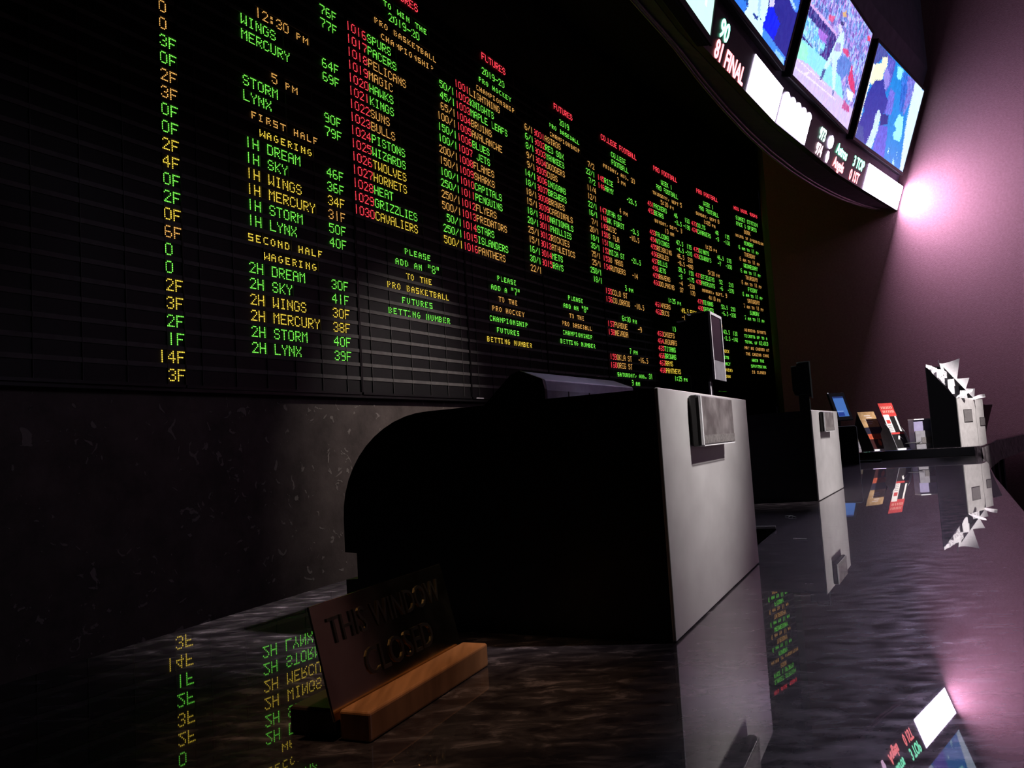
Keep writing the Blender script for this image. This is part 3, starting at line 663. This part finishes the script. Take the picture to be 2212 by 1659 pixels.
def word(k, u, v, txt, h, m, hs=.8, name='text'):
    f = FA[k]; vs, fs = text_tris(txt, h * 1.38, hs, .022); mb = MB()
    vv = [f(u + x, v + y, .004) for x, y in vs]; n = len(vv); vb = [p - f.n * .002 for p in vv]
    mb.add(vv, fs); mb.add(vb, [tuple(reversed(q)) for q in fs])
    return mb.build(name, m, tick)
U = lambda x, y, k: at_px(x, y, k, .004)[0]
vm = (V0 + V1) / 2
quad(2, U(1622, 160, 2), .68, V0 + .004, V1 - .002, SIGN['v'])
quad(3, -.655, U(1746, 280, 3), V0 + .004, V1 - .03, SIGN['v'])
for sx in range(5):
    u0 = -.60 + sx * .105; f = FA[3]; mb = MB()
    mb.prism([f(u0 + .045 * math.cos(q * PI / 8), V1 - .034 + .03 * math.sin(q * PI / 8), .002) for q in range(9)], f.n * .002); mb.build('lit_block', SIGN['v'], tick)
quad(4, U(1873, 375, 4), .70, V0 + .002, V1 - .002, SIGN['w'])
word(2, U(1553, 75, 2), vm + .004, '90', .088, SIGN['g'], 1.0)
word(2, U(1544, 110, 2), V0 + .006, '81 FINAL', .088, SIGN['r'], .92)
uA = U(1772, 285, 3)
word(3, uA, vm + .010, '973', .078, SIGN['k'], .8); word(3, uA, V0 + .010, '974', .078, SIGN['l'], .8)
ml = MB(); f = FA[3]; cu = (uA + U(1800, 310, 3)) / 2 + .09
ul = U(1795, 310, 3)
ml.prism([f(ul + .05 * math.cos(q * PI / 4) , vm + .045 + .045 * math.sin(q * PI / 4), .002) for q in range(8)], f.n * .002); ml.build('team_mark', SIGN['v'], tick)
ml = MB(); ml.prism([f(ul + .035 * math.cos(q * PI / 3), V0 + .045 + .045 * math.sin(q * PI / 3), .002) for q in range(6)], f.n * .002); ml.build('team_mark', SIGN['p'], tick)
word(3, U(1806, 330, 3), vm + .014, 'Astros', .072, SIGN['g'], .95); word(3, U(1806, 330, 3), V0 + .022, 'Angels', .072, SIGN['r'], .95)
u3 = U(1844, 348, 4)
word(4, u3, vm + .014, '3 TOP', .078, SIGN['g'], .8); word(4, u3 - .01, V0 + .014, '0 1ST', .078, SIGN['r'], .8)
ua, va = at_px(1494, 61, 1, .004); ub, vb_ = at_px(1508, 73, 1, .004)
quad(1, ua, ub, (va + vb_) / 2 - .008, (va + vb_) / 2 + .010, SIGN['r'], 'text')

# ------------------------------------------------------------------ counters
ctr = empty('service_counter', (.3, 1.6, -Z0), 'long dark polished granite counter running past the black teller boxes', 'counter')
front = [(-.70, -1.5), (.975, 1.561), (1.485, 2.502), (1.926, 3.282), (2.305, 4.0)]
top = [(-1.41, -1.5), (-.474, .73), (-.271, 1.21), (.45, 2.6), (1.30, 4.26), (1.452, 4.234), (2.305, 4.002), (1.926, 3.282), (1.485, 2.502), (.975, 1.561), (-.70, -1.5)]
mb = MB(); mb.flat(top, -.04, 0.); mb.build('worktop', M['granite'], ctr)
mb = MB()
bs = [(-1.31, -1.45), (-.42, .74), (-.22, 1.22), (.5, 2.6), (1.33, 4.20), (2.16, 3.98), (1.77, 3.3), (1.33, 2.52), (.82, 1.58), (-.84, -1.45)]
mb.flat(bs, -Z0, -.04); mb.build('base_cabinet', M['base_panel'], ctr)

rc = empty('raised_counter', (2.6, 5.2, -Z0), 'higher dark granite counter at the far end, holding brochures and paper bins', 'counter')
edge = [(1.40, 4.262), (2.24, 4.036), (2.30, 4.025), (2.345, 4.045), (2.39, 4.10), (2.62, 4.44), (3.02, 5.03), (3.96, 6.24), (4.0, 6.3)]
edge = edge[:-1]
slab = edge + [(3.90, 6.34), (3.17, 7.06), (2.6, 6.5), (1.75, 5.4)]
mb = MB(); mb.flat(slab, -.02, .045); mb.build('worktop', M['granite'], rc, bevel=.004)
mb = MB()
for i in (0, 1):
    a = Vector((*edge[i], 0)); b = Vector((*edge[i + 1], 0)); t = (b - a).normalized(); n = Vector((t.y, -t.x, 0))
    mb.box(a + n * .001 + Vector((0, 0, .001)), b - a, n * .002, (0, 0, .042))
mb.build('front_edge', M['black_stone'], rc)
ap = MB()
for i in range(3, len(edge) - 1):
    a = Vector((*edge[i], 0)); b = Vector((*edge[i + 1], 0)); t = (b - a).normalized(); n = Vector((t.y, -t.x, 0))
    ap.add([a + n * .004 + Vector((0, 0, .036)), b + n * .004 + Vector((0, 0, .036)), b + n * .010 + Vector((0, 0, -.085)), a + n * .010 + Vector((0, 0, -.085)), a - n * .05 + Vector((0, 0, -.085)), b - n * .05 + Vector((0, 0, -.085))],
           [(0, 3, 2, 1), (3, 4, 5, 2)])
ap.build('chiselled_edge', M['granite_edge'], rc)
inner = [(1.5, 4.33), (2.2, 4.16), (2.45, 4.42), (2.9, 5.12), (3.78, 6.24), (3.1, 6.9), (2.6, 6.4), (1.8, 5.4)]
mb = MB(); mb.flat(inner, -Z0, -.02); mb.build('base_cabinet', M['base_panel'], rc)
for a, b, nn in (((2.45, 4.42), (2.9, 5.12), 3), ((2.9, 5.12), (3.78, 6.24), 5)):
    A, Bv = Vector((*a, 0)), Vector((*b, 0)); t = (Bv - A).normalized(); n = Vector((t.y, -t.x, 0))
    for i in range(nn):
        p = A.lerp(Bv, (i + .35) / nn); mb = MB(); mb.box(p + n * .002 + Vector((0, 0, -Z0 + .02)), t * .07, n * .02, (0, 0, Z0 - .12)); mb.build('batten', M['dark_wall'], rc)

# flat black plates stand in for the dark of sunken cash trays
def cash_tray(P, az, length, depth, label):
    f = Frame(P, az); t = empty('cash_tray', f(-length / 2, depth / 2, 0), label, 'tray', 'black cash trays in the counter')
    mb = MB(); f.box(mb, -length, 0, 0, depth, .0004, .0022); mb.build('tray_dark_plate', M['pit_black'], t)
    mb = MB(); f.box(mb, -.004, 0, 0, depth, .0022, .007); mb.build('steel_lip', M['pale_frame'], t)
cash_tray((.478, 1.512), 26, .34, .052, 'black cash tray in the worktop just beyond the nearest teller box')
cash_tray((1.83, 4.02), 30, .12, .2, 'black cash tray in the worktop beyond the farther teller box')

# ------------------------------------------------------------------ privacy boxes beside the teller windows
def privacy_box(P, az, label, W=.453, H=.231):
    f = Frame(P, az); t = empty('teller_box', f(W / 2, .18, 0), label, 'teller box', 'black teller boxes on the counter')
    prof = [(.004, 0), (.004, H), (.12, H - .001), (.24, H - .003)]
    c0, rx, rz = (.25, H - .115), .118, .112
    for i in range(0, 13):
        q = PI / 2 * (1 - i / 12); prof.append((c0[0] + rx * math.cos(q), c0[1] + rz * math.sin(q)))
    prof += [(.368, .0795), (.352, .0785), (.352, .0505), (.368, .0495), (.368, 0)]
    mb = MB(); mb.prism([f(.001, d, z) for d, z in prof], f.e * (W - .002)); mb.build('shell', M['shell_black'], t)
    mb = MB(); f.box(mb, 0, W, 0, .0035, .0015, H + .0006); mb.build('front_panel', M['satin_steel'], t, bevel=.0008)
    # acrylic sign holder on the front
    mb = MB(); f.box(mb, .109, .279, -.0112, -.0002, .1735, .2275); o = mb.build('sign_backing', M['dark_print'], t, bevel=.003)
    mb = MB(); f.box(mb, .113, .277, -.0135, -.0114, .175, .2262); h = mb.build('sign_holder', M['plaque_card'], o, bevel=.0008)
    mb = MB(); f.box(mb, .1095, .1128, -.0138, -.0114, .175, .2262); f.box(mb, .113, .277, -.0138, -.0136, .1737, .1748); mb.build('holder_edge', M['acrylic_edge'], o)
    mb = MB(); f.box(mb, .113, .277, -.0139, -.01355, .176, .185); mb.build('holder_lip', M['label_grey'], o)
    return t
privacy_box((.134, .733), 26.0, 'nearest black teller box, large, with a rounded back and grey metal front')
privacy_box((.758, 2.033), 29.6, 'second black teller box farther along, its bright grey front mirrored in the granite')

# ------------------------------------------------------------------ customer displays on posts
def pole_display(E1, az, zt, label, grp='customer displays on posts'):
    """E1: front left upright edge; az: direction of the screen face"""
    f = Frame((E1[0], E1[1], 0), az); H = .126; W = .094; D = .064
    t = empty('customer_display', f(.03, .03, 0), label, 'display', grp)
    zb = zt - H
    mb = MB()
    mb.prism([f(.0, .004, zb + .005), f(0, D * .9, zb + .012), f(0, D, zb + .03), f(0, D, zt - .016), f(0, D * .72, zt - .012), f(0, D * .68, zt - .004), f(0, .004, zt)], f.e * W)
    mb.build('housing', M['black_plastic'], t, bevel=.0015)
    mb = MB()
    for (u0, u1, z0, z1) in ((0, .005, zb, zt), (W - .006, W, zb, zt), (.005, W - .006, zt - .005, zt)):
        f.box(mb, u0, u1, 0, .004, z0, z1)
    fr = mb.build('screen_frame', M['pale_frame'], t)
    mb = MB(); f.box(mb, .005, W - .006, .0012, .004, zb + .036, zt - .005); mb.build('screen', M['smoked'], t)
    mb = MB(); f.box(mb, .005, W - .006, 0, .004, zb, zb + .036); mb.build('lower_strip', M['grey_plastic'], t)
    mb = MB()
    for d0, z in ((.002, zt), (D * .74, zt - .0122)):
        mb.box(f(0, d0, z - .001), f.e * W * .9, f.b * (D * (.66 if d0 < .01 else .25)), (0, 0, .002))
    mb.build('top_edge', M['pale_frame'], t)
    mb = MB(); f.box(mb, -.002, .030, .012, .046, .006, zb + .014); mb.build('post', M['black_plastic'], t, bevel=.003)
    mb = MB(); f.box(mb, -.0025, .004, .009, .0122, .006, zb - .004); mb.build('post_edge', M['pale_frame'], t)
    mb = MB(); f.box(mb, -.03, .06, -.01, .07, .0, .008); mb.build('foot', M['black_plastic'], t, bevel=.003)
    return t
pole_display((.371, 1.45), 27, .411, 'large dark customer display on a post behind the nearest teller box')
pole_display((1.035, 2.75), 21, .4165, 'smaller dark customer display on a post behind the second teller box')

# ------------------------------------------------------------------ betting terminals behind the boxes
def terminal(P, az, W, H, label, d0=.05, dz=.020):
    f = Frame(P, az); t = empty('betting_terminal', f(W / 2, .1, 0), label, 'terminal')
    mb = MB(); mb.prism([f(0, -d0, 0), f(0, -d0, H - dz - .02), f(0, -d0 + .003, H - dz), f(0, 0, H), f(0, .02, H - .006), f(0, .13, H - .10), f(0, .16, 0)], f.e * W)
    mb.build('casing', M['purple_tinted_grey'], t, bevel=.002)
    mb = MB(); mb.prism([f(-.003, -d0 - .001, 0), f(-.003, -d0 - .001, H - dz - .018), f(-.003, -d0 + .003, H - dz + .001), f(-.003, 0, H + .001), f(-.003, .02, H - .005), f(-.003, .13, H - .098), f(-.003, .16, 0)], f.e * -.008)
    mb.build('side_cover', M['shell_black'], t)
    mb = MB()
    for u in (.2, .42): f.box(mb, W * u, W * u + .003, -d0 - .0012, -d0 - .0002, H - .09, H - dz - .02)
    mb.build('panel_seam', M['dark_print'], t)
    mb = MB(); mb.prism([f(.03, .024, H - .004), f(W - .03, .024, H - .004), f(W - .03, .126, H - .091), f(.03, .126, H - .091)], Vector((0, 0, .003)) + f.b * .003); mb.build('touch_screen', M['smoked'], t)
    return t
terminal((.021, 1.5), 30, .44, .325, 'grey betting terminal with a sloped purple-lit top, behind the nearest teller box')
f = Frame((.475, 1.70), 30); t = empty('ticket_printer', f(.03, .08, 0), 'small grey ticket printer peeping out right of the nearest teller box', 'printer')
mb = MB(); mb.prism([f(0, 0, 0), f(0, 0, .245), f(0, .03, .262), f(0, .15, .262), f(0, .15, 0)], f.e * .028); mb.build('casing', M['grey_plastic'], t, bevel=.002)
mb = MB(); f.box(mb, .004, .024, .06, .066, .262, .264); mb.build('paper_slot', M['dark_print'], t)

# clear divider standing on the counter
f = Frame((1.647, 3.858), 118); t = empty('acrylic_divider', f(-.15, 0, 0), 'dark see-through acrylic divider with a pale rim, beyond the second teller box', 'divider')
h = .183; w = .36
def rrect(f, u0, u1, z0, z1, r, d=0.):
    pts = [f(u0, d, z0), f(u1, d, z0)]
    for i in range(7):
        q = i / 6 * PI / 2; pts.append(f(u1 - r + r * math.cos(q), d, z1 - r + r * math.sin(q)))
    pts.append(f(u0, d, z1)); return pts
mb = MB(); mb.prism(rrect(f, -w, 0, 0, h, .008), f.b * .005); mb.build('sheet', M['smoked'], t)
mb = MB(); mb.tube([f(-w, .0025, h + .0005), f(-.008, .0025, h + .0005), f(-.002, .0025, h - .002), f(.0005, .0025, h - .008), f(.0005, .0025, .001)], .0026, 6); mb.build('polished_rim', M['acrylic_edge'], t)

# ------------------------------------------------------------------ nameplate in the foreground
f = Frame((-.105, .530), 23.0); t = empty('nameplate', f(.09, .03, 0), 'wooden block holding a leaning brass plate that reads THIS WINDOW CLOSED', 'nameplate')
mb = MB(); f.box(mb, 0, .181, 0, .024, .0, .0195); mb.build('wooden_base', M['wood'], t, bevel=.0022, seg=3)
mb = MB(); f.box(mb, .002, .179, .0275, .066, .0, .0185); mb.build('rear_block', M['shadow_wood'], t, bevel=.002)
lean = Vector((0, 0, .066)) + f.b * .016; nl = lean.normalized(); pn = f.e.cross(nl).normalized()
if pn.dot(f.b) > 0: pn = -pn
p0_ = f(-.003, .0265, .012)
mb = MB(); mb.box(p0_, f.e * .185, nl * .076, -pn * -.0016); pl = mb.build('brass_plate', M['brass'], t, bevel=.0005)
def engraved(txt, size, u, v, hs):
    vs, fs = text_tris(txt, size, hs); mb = MB()
    o0 = p0_ + pn * .0017
    vv = [o0 + f.e * (u + x) + nl * (v + y) + pn * .0010 for x, y in vs]; vb = [o0 + f.e * (u + x) + nl * (v + y) for x, y in vs]
    n = len(vv); mb.add(vv + vb, fs)
    ed = {}
    for q in fs:
        for i in range(len(q)):
            a, b = q[i], q[(i + 1) % len(q)]; ed[(a, b)] = 1
    side = [(a, n + a, n + b, b) for (a, b) in ed if (b, a) not in ed]
    mb.add(vv + vb, side); mb.build('lettering', M['brass_relief'], pl)
engraved('THIS WINDOW', .026, .014, .047, .86)
engraved('CLOSED', .028, .045, .016, .95)

# ------------------------------------------------------------------ things on the raised counter
HZ = .045
def brochure(P, az, W, H, leanb, label, kind):
    f = Frame((P[0], P[1], HZ), az); t = empty('brochure_holder', f(W / 2, .03, 0), label, 'brochure holder', 'acrylic brochure holders')
    L = Vector((0, 0, H)) + f.b * leanb; l = L.normalized(); n = f.e.cross(l).normalized()
    if n.dot(f.b) > 0: n = -n
    o = f(0, .012, .006)
    def sheet(mb, u0, u1, v0, v1, w0, w1, m=None): mb.box(o + f.e * u0 + L * v0 + n * w0, f.e * (u1 - u0), L * (v1 - v0), n * (w1 - w0), m)
    hv = .55 if kind == 'red' else .98
    mb = MB(); mb.prism([f(-.004, 0, 0), f(-.004, 0, .012), o + L * (.42 if kind == 'red' else .3) + f.e * -.004 + n * .012, o + L * hv + f.e * -.004, o + L * hv * .62 + f.b * .05 + f.e * -.004, f(-.004, .075, 0)], f.e * .003)
    mb.prism([f(W + .001, 0, 0), f(W + .001, 0, .012), o + L * (.3) + f.e * (W + .001) + n * .012, o + L * hv * .8 + f.e * (W + .001), f(W + .001, .075, 0)], f.e * .003)
    mb.build('acrylic_sides', M['grey_plastic'] if kind == 'red' else M['smoked'], t)
    mb = MB(); f.box(mb, -.002, W + .002, -.004, .075, 0, .005); mb.build('holder_foot', M['acrylic_edge'], t)
    mb = MB()
    if kind == 'gold':
        sheet(mb, 0, W, 0, .26, 0, .002, M['maroon_print']); sheet(mb, 0, W, .26, .40, 0, .002, M['orange_print']); sheet(mb, 0, W, .40, .58, 0, .002, M['navy_print']); sheet(mb, 0, W, .58, 1, 0, .002, M['gold_print'])
        o1 = mb.build('brochure', None, t)
        mb = MB()
        for i, (a, b) in enumerate(((.34, .62), (.30, .70), (.26, .6), (.4, .72), (.3, .68))): sheet(mb, W * a, W * b, .66 + i * .055, .685 + i * .055, .002, .0026)
        mb.build('print', M['pale_print'], o1)
        mb = MB(); mb.prism([o + f.e * (W * .6 + .014 * math.cos(q * PI / 4)) + L * (.16 + .09 * math.sin(q * PI / 4)) + n * .002 for q in range(8)], n * .0006); mb.build('emblem', M['orange_print'], o1)
    else:
        sheet(mb, 0, W, 0, .30, 0, .002, M['dark_print']); sheet(mb, 0, W, .30, .34, 0, .002, M['red_print']); sheet(mb, 0, W, .34, .70, 0, .002, M['dark_print']); sheet(mb, 0, W, .70, 1, 0, .002, M['red_print'])
        o1 = mb.build('brochure', None, t)
        mb = MB(); sheet(mb, .004, W * .44, .345, .74, .002, .0026); mb.build('white_panel', M['white_print'], o1)
        mb = MB(); sheet(mb, W * .80, W * .92, .36, .70, .002, .0026); mb.build('white_stripe', M['white_print'], o1)
        mb = MB(); sheet(mb, W * .12, W * .38, .54, .62, .0026, .003); mb.build('red_print', M['red_print'], o1)
        mb = MB()
        for v in (.37, .41, .45, .49): sheet(mb, W * .1, W * .36, v, v + .016, .0026, .003)
        mb.build('small_print', M['grey_print'], o1)
        mb = MB()
        for v, gaps in ((.87, (.10, .23, .33, .46, .57, .68, .8)), (.78, (.12, .22, .36, .5, .62, .74, .84))):
            for g in gaps: sheet(mb, W * g, W * (g + .075), v, v + .055, .002, .0026)
        mb.build('headline', M['pinkish_print'], o1)
        mb = MB(); q = [(.42, .175), (.50, .245), (.58, .275), (.70, .225), (.82, .17), (.72, .205), (.62, .225), (.58, .215), (.52, .17), (.50, .205)]
        mb.prism([o + f.e * (W * a) + L * b + n * .002 for a, b in q], n * .0006); mb.build('white_mark', M['white_print'], o1)
    return t
brochure((1.925, 4.31), 62, .135, .205, .075, 'gold and red brochure in a leaning acrylic holder on the raised counter', 'gold')
brochure((2.015, 4.235), 62, .115, .245, .085, 'tall red and black brochure board with white panel, leaning beside the gold one', 'red')

# clear ballot style box with a pale card
f = Frame((2.105, 4.205, HZ), 84); t = empty('card_box', f(.065, .04, 0), 'clear acrylic box with a pale grey card, left of the slip bins', 'box')
W_, H_, D_ = .112, .150, .06
mb = MB(); f.box(mb, 0, W_, .004, .008, 0, .092); cd = mb.build('pale_card', M['grey_plastic'], t)
mb = MB(); f.box(mb, W_ * .28, W_ * .80, .002, .004, .028, .058); mb.build('card_print', M['label_grey'], cd)
mb = MB(); f.box(mb, W_ * .1, W_ * .86, .0015, .004, .024, .027); mb.build('card_line', M['label_grey'], cd)
mb = MB(); f.box(mb, 0, W_, .012, D_, 0, H_); mb.build('box_body', M['purple_tinted_grey'], t)
mb = MB(); f.box(mb, -.001, W_ + .001, .004, D_, H_, H_ + .005); mb.build('lid_edge', M['acrylic_edge'], t)
mb = MB(); mb.tube([f(-.07, -.01, .03), f(-.01, -.004, .032), f(W_ * .2, -.002, .034)], .0025, 6); tag(mb.build('pen', M['dark_print']), 'thin dark pen lying against the clear card box', 'pen')

# slip bins with papers
def slip_bin(P, az, W, hf, hb, D, label, lab):
    f = Frame((P[0], P[1], HZ), az); t = empty('slip_bin', f(W / 2, D / 2, 0), label, 'paper bin', 'slip bins')
    mb = MB(); th = .003
    for u in (0, W - th): mb.prism([f(u, .002, 0), f(u, .002, hf), f(u, D, hb), f(u, D, 0)], f.e * th)
    mb.build('side_panel', M['black_stone'], t)
    mb = MB(); f.box(mb, 0, W, -.002, .002, 0, hf); fp = mb.build('front_panel', M['bin_front'], t)
    mb = MB(); f.box(mb, 0, W, D, D + .003, 0, hb); mb.build('back_panel', M['shell_black'], t)
    mb = MB(); f.box(mb, th, W - th, .002, D, 0, .004)
    for i in (1, 2, 3): f.box(mb, th, W - th, D * i / 4, D * i / 4 + .002, .004, hf * .92 + (hb - hf) * i / 4)
    mb.build('pocket_divider', M['shell_black'], t)
    u0, u1, z0, z1 = lab
    mb = MB(); f.box(mb, u0 - .003, u1 + .003, -.0032, -.002, z0 - .003, z1 + .003); lf = mb.build('label_frame', M['dark_print'], fp)
    mb = MB(); f.box(mb, u0, u1, -.0042, -.0032, z0, z1); mb.build('label_card', M['label_grey'], lf)
    return f
SB1 = slip_bin((2.264, 4.075), 50, .222, .248, .428, .135, 'tall black slip bin stuffed with paper slips, white front with a grey label', (.068, .170, .125, .186))
SB2 = slip_bin(tuple(SB1(.234, .003).xy), 50, .108, .240, .255, .135, 'narrow slip bin at the right end of the raised counter, beside the tall one', (.045, .108, .100, .140))
def f_at(f, x, y, d):
    """where the sight line through the photograph's x, y meets the plane d behind the front of frame f"""
    D = F + (x - 1106) / FPX * RT - (y - 829.5) / FPX * UP; o = Vector((0, 0, CAMH))
    return o + D * (((f.P + f.b * d) - o).dot(f.b) / D.dot(f.b))
def paper(f, quad, label, m='paper', bulge=.01, sag=0., name='paper_slip'):
    """curved sheet through four corners (x, y, depth): lower left, lower right, upper right, upper left"""
    a, b, c, d = [f_at(f, *q) for q in quad]; nu, nv = 8, 8; vs = []; fs = []
    for j in range(nv + 1):
        for i in range(nu + 1):
            u, v = i / nu, j / nv
            p = (a * (1 - u) + b * u) * (1 - v) + (d * (1 - u) + c * u) * v
            p += f.b * bulge * 4 * u * (1 - u) * (.3 + v) - Vector((0, 0, sag * 4 * u * (1 - u) * v))
            vs.append(p)
    n = len(vs); vs += [p + f.b * .0008 for p in vs]
    for j in range(nv):
        for i in range(nu):
            q = (j * (nu + 1) + i, j * (nu + 1) + i + 1, (j + 1) * (nu + 1) + i + 1, (j + 1) * (nu + 1) + i)
            fs += [q, tuple(n + a_ for a_ in reversed(q))]
    mb = MB(); mb.add(vs, fs)
    return tag(mb.build(name, M[m], smooth=True), label, 'paper', 'paper slips in the bins')
paper(SB1, [(2046, 845, .10), (2067, 822, .10), (2073, 774, .10), (2027, 777, .10)], 'largest white sheet curling highest out of the slip bin', bulge=.03, sag=.02)
paper(SB1, [(2058, 858, .07), (2083, 850, .07), (2094, 816, .06), (2061, 814, .07)], 'white sheet with a bright folded corner, below the highest sheet', bulge=.02, sag=.004)
paper(SB1, [(2088, 864, .05), (2104, 866, .05), (2106, 839, .05), (2086, 839, .05)], 'small pinkish sheet low at the right of the tall bin', bulge=.004)
SL = [('paper', (2000, 793), (2013, 803), (2013, 790), (2000, 787), .128, 'white slip at the very top left of the tall slip bin'),
      ('paper_print', (2012, 806), (2025, 816), (2024, 795), (2012, 790), .112, 'printed slip second from the top along the black side'),
      ('paper', (2024, 817), (2036, 828), (2037, 798), (2023, 797), .095, 'white slip halfway down the sloping black side'),
      ('paper_print', (2027, 815), (2041, 832), (2040, 812), (2027, 809), .080, 'printed slip with a grey corner below halfway of the slope'),
      ('paper_print', (2036, 800), (2046, 818), (2045, 803), (2036, 797), .104, 'printed slip just left of the largest white sheet'),
      ('paper', (2048, 838), (2063, 858), (2060, 818), (2047, 820), .040, 'white slip standing just behind the white front'),
      ('paper_print', (2072, 862), (2092, 864), (2092, 843), (2074, 843), .028, 'striped bundle of printed slips behind the label front')]
for m_, a, b, c, d, dp, lb in SL: paper(SB1, [(*a, dp), (*b, dp), (*c, dp), (*d, dp)], lb, m_, .003)
paper(SB1, [(2066, 860, .012), (2100, 846, -.05), (2102, 841, -.05), (2067, 856, .02)], 'grey slip bending forward over the front of the tall bin', 'paper', .0, -.006)
paper(SB2, [(2094, 865, .012), (2129, 858, -.06), (2127, 851, -.06), (2096, 862, .02)], 'white slip bending forward over the narrow bin', 'paper', .0, -.006)
f = Frame((2.585, 4.50, HZ), 48); t = empty('table_sign', f(.05, .01, 0), 'dark table sign leaning out behind the right end of the slip bins', 'sign')
mb = MB(); mb.prism([f(0, 0, .004), f(0, -.066, .212), f(0, -.058, .215), f(0, .010, .004)], f.e * .12); mb.build('panel', M['maroon_print'], t)
mb = MB(); f.box(mb, .01, .11, -.02, .05, 0, .005); mb.build('foot', M['black_plastic'], t)

f = Frame((2.07, 4.86, HZ), 75); t = empty('carton', f(.02, .02, 0), 'small cream carton standing left of the gold brochure', 'box')
mb = MB(); f.box(mb, 0, .042, 0, .04, 0, .042); mb.build('body', M['paper'], t, bevel=.001)
mb = MB(); f.box(mb, -.003, .045, -.003, .043, .042, .066); mb.build('lid', M['carton'], t, bevel=.001)

# terminal with a blue screen
f = Frame((2.0, 4.92, HZ), 78); t = empty('payment_terminal', f(.05, .05, 0), 'small tilted terminal with a glowing blue screen, behind the divider', 'terminal')
l = Vector((0, 0, .125)) + f.b * .028 - f.e * .018
o = f(0, 0, .20); n = f.e.cross(l).normalized(); n = n if n.dot(f.b) < 0 else -n
mb = MB(); mb.box(o - f.e * .02 - l * .2, f.e * .115, l * 1.4, -n * .018); mb.build('casing', M['black_plastic'], t, bevel=.004)
def scr(name, u0, u1, v0, v1, w, m): 
    mb = MB(); mb.box(o + f.e * u0 + l * v0 + n * w, f.e * (u1 - u0), l * (v1 - v0), n * .0006); return mb.build(name, m, t)
scr('screen', .002, .074, 0, 1, .0003, emat('blue_screen', (.10, .28, .85), .55, 'FRONT'))
scr('screen_header', .002, .074, .92, 1, .0011, emat('blue_header', (.02, .05, .25), .5))
scr('screen_panel', .004, .045, .02, .2, .0011, emat('blue_panel', (.02, .06, .40), .6))
scr('screen_bar', .002, .045, .24, .28, .0011, emat('blue_bar', (.35, .5, 1.), .7))
mb = MB(); mb.tube([f(.035, .06, .006), f(.035, .055, .17), f(.035, .03, .22)], .010, 10); mb.build('stand', M['black_plastic'], t)
mb = MB(); mb.tube([f(.035, .06, 0), f(.035, .06, .008)], .06, 20); mb.build('foot', M['black_plastic'], t)
mb = MB(); mb.tube([o - f.e * .018 + l * 1.19 + n * .0005, o - f.e * .018 + l * 1.19 + n * .002], .004, 8); mb.build('indicator', M['chrome'], t)

# litter on the granite
def on_counter(x, y):
    d = F + (x - 1106) / FPX * RT - (y - 829.5) / FPX * UP; k = -CAMH / d.z
    return Vector((0, 0, CAMH)) + d * k
p = on_counter(1708, 1117); mb = MB()
for a in (20, -50): 
    dv = Vector((math.cos(R(a)), math.sin(R(a)) * 3, 0)) * .008; mb.tube([p - dv + Vector((0, 0, .0012)), p + Vector((0, 0, .003)), p + dv + Vector((0, 0, .0012))], .0008, 6)
tag(mb.build('twist_tie', M['paper']), 'tiny white X shaped scrap on the granite between the two teller boxes', 'scrap')
p = on_counter(1730, 1165); q = on_counter(1716, 1164.5); mb = MB(); mb.box(q, (p - q) * 2, Vector((-.001, .004, 0)), (0, 0, .0012))
tag(mb.build('paper_strip', M['paper']), 'thin white paper strip lying on the granite right of the black cash tray', 'paper')

# ------------------------------------------------------------------ light
def spot(name, loc, to, power, col, angle, blend=.6, r=.05):
    d = bpy.data.lights.new(name, 'SPOT'); d.energy = power; d.color = col; d.spot_size = R(angle); d.spot_blend = blend; d.shadow_soft_size = r
    o = bpy.data.objects.new(name, d); C.objects.link(o); o.location = (loc[0], loc[1], loc[2] + Z0)
    v = Vector(to) - Vector(loc); o.rotation_euler = v.to_track_quat('-Z', 'Y').to_euler(); return o
spot('counter_downlight', (.20, .56, 3.1), (-.07, .62, 0), 165., (1., .64, .36), 7)
spot('teller_fill_spot', (1.42, 4.62, 2.06), (-.55, 5.25, .55), 190., (1., .88, .82), 44, 1.)  # added spot without a visible fitting, brightens the wall under the board
spot('teller_fill_spot', (.26, 1.72, 2.05), (.34, 1.50, .4), 34., (.92, .88, 1.), 26, 1.)  # this and the next are added spots, brightening the display tops
spot('teller_fill_spot', (.98, 2.95, 2.05), (1.0, 2.72, .4), 34., (.92, .88, 1.), 26, 1.)
spot('front_fill_spot', (2.1, .5, 3.0), (.265, .93, .50), 2000., (1., .93, .91), 9.9, 1., .10)  # added unseen spots for the fronts; this cone's edge shades the box downwards
spot('front_fill_spot', (2.3, 1.0, 2.9), (.41, 1.47, .36), 750., (1., .95, .95), 6, .8, .06)
spot('front_fill_spot', (2.9, 1.6, 3.0), (.87, 2.22, .16), 1300., (1., .93, .91), 13, 1., .15)
spot('front_fill_spot', (3.3, 1.9, 3.0), (2.25, 4.18, .27), 1500., (1., .93, .93), 12, .9, .06)
ad = bpy.data.lights.new('ambient_fill', 'AREA'); ad.size = 1.6; ad.energy = 22; ad.color = (.80, .74, 1.)  # added fill lamp that lifts the dark areas, no real fitting
ao = bpy.data.objects.new('ambient_fill', ad); C.objects.link(ao); ao.location = (8.2, .9, 3.3 + Z0)
ao.rotation_euler = (Vector((.3, 6.2, 2.6)) - Vector((8.2, .9, 3.3))).to_track_quat('-Z', 'Y').to_euler()

w = bpy.data.worlds.new('world'); scene.world = w; w.use_nodes = True
w.node_tree.nodes['Background'].inputs['Color'].default_value = (.05, .045, .07, 1); w.node_tree.nodes['Background'].inputs['Strength'].default_value = .03
vs_ = scene.view_settings; vs_.view_transform = 'Standard'; vs_.look = 'None'; vs_.gamma = 1; vs_.exposure = 0; vs_.use_curve_mapping = False
scene.cycles.max_bounces = 6; scene.cycles.sample_clamp_indirect = 4
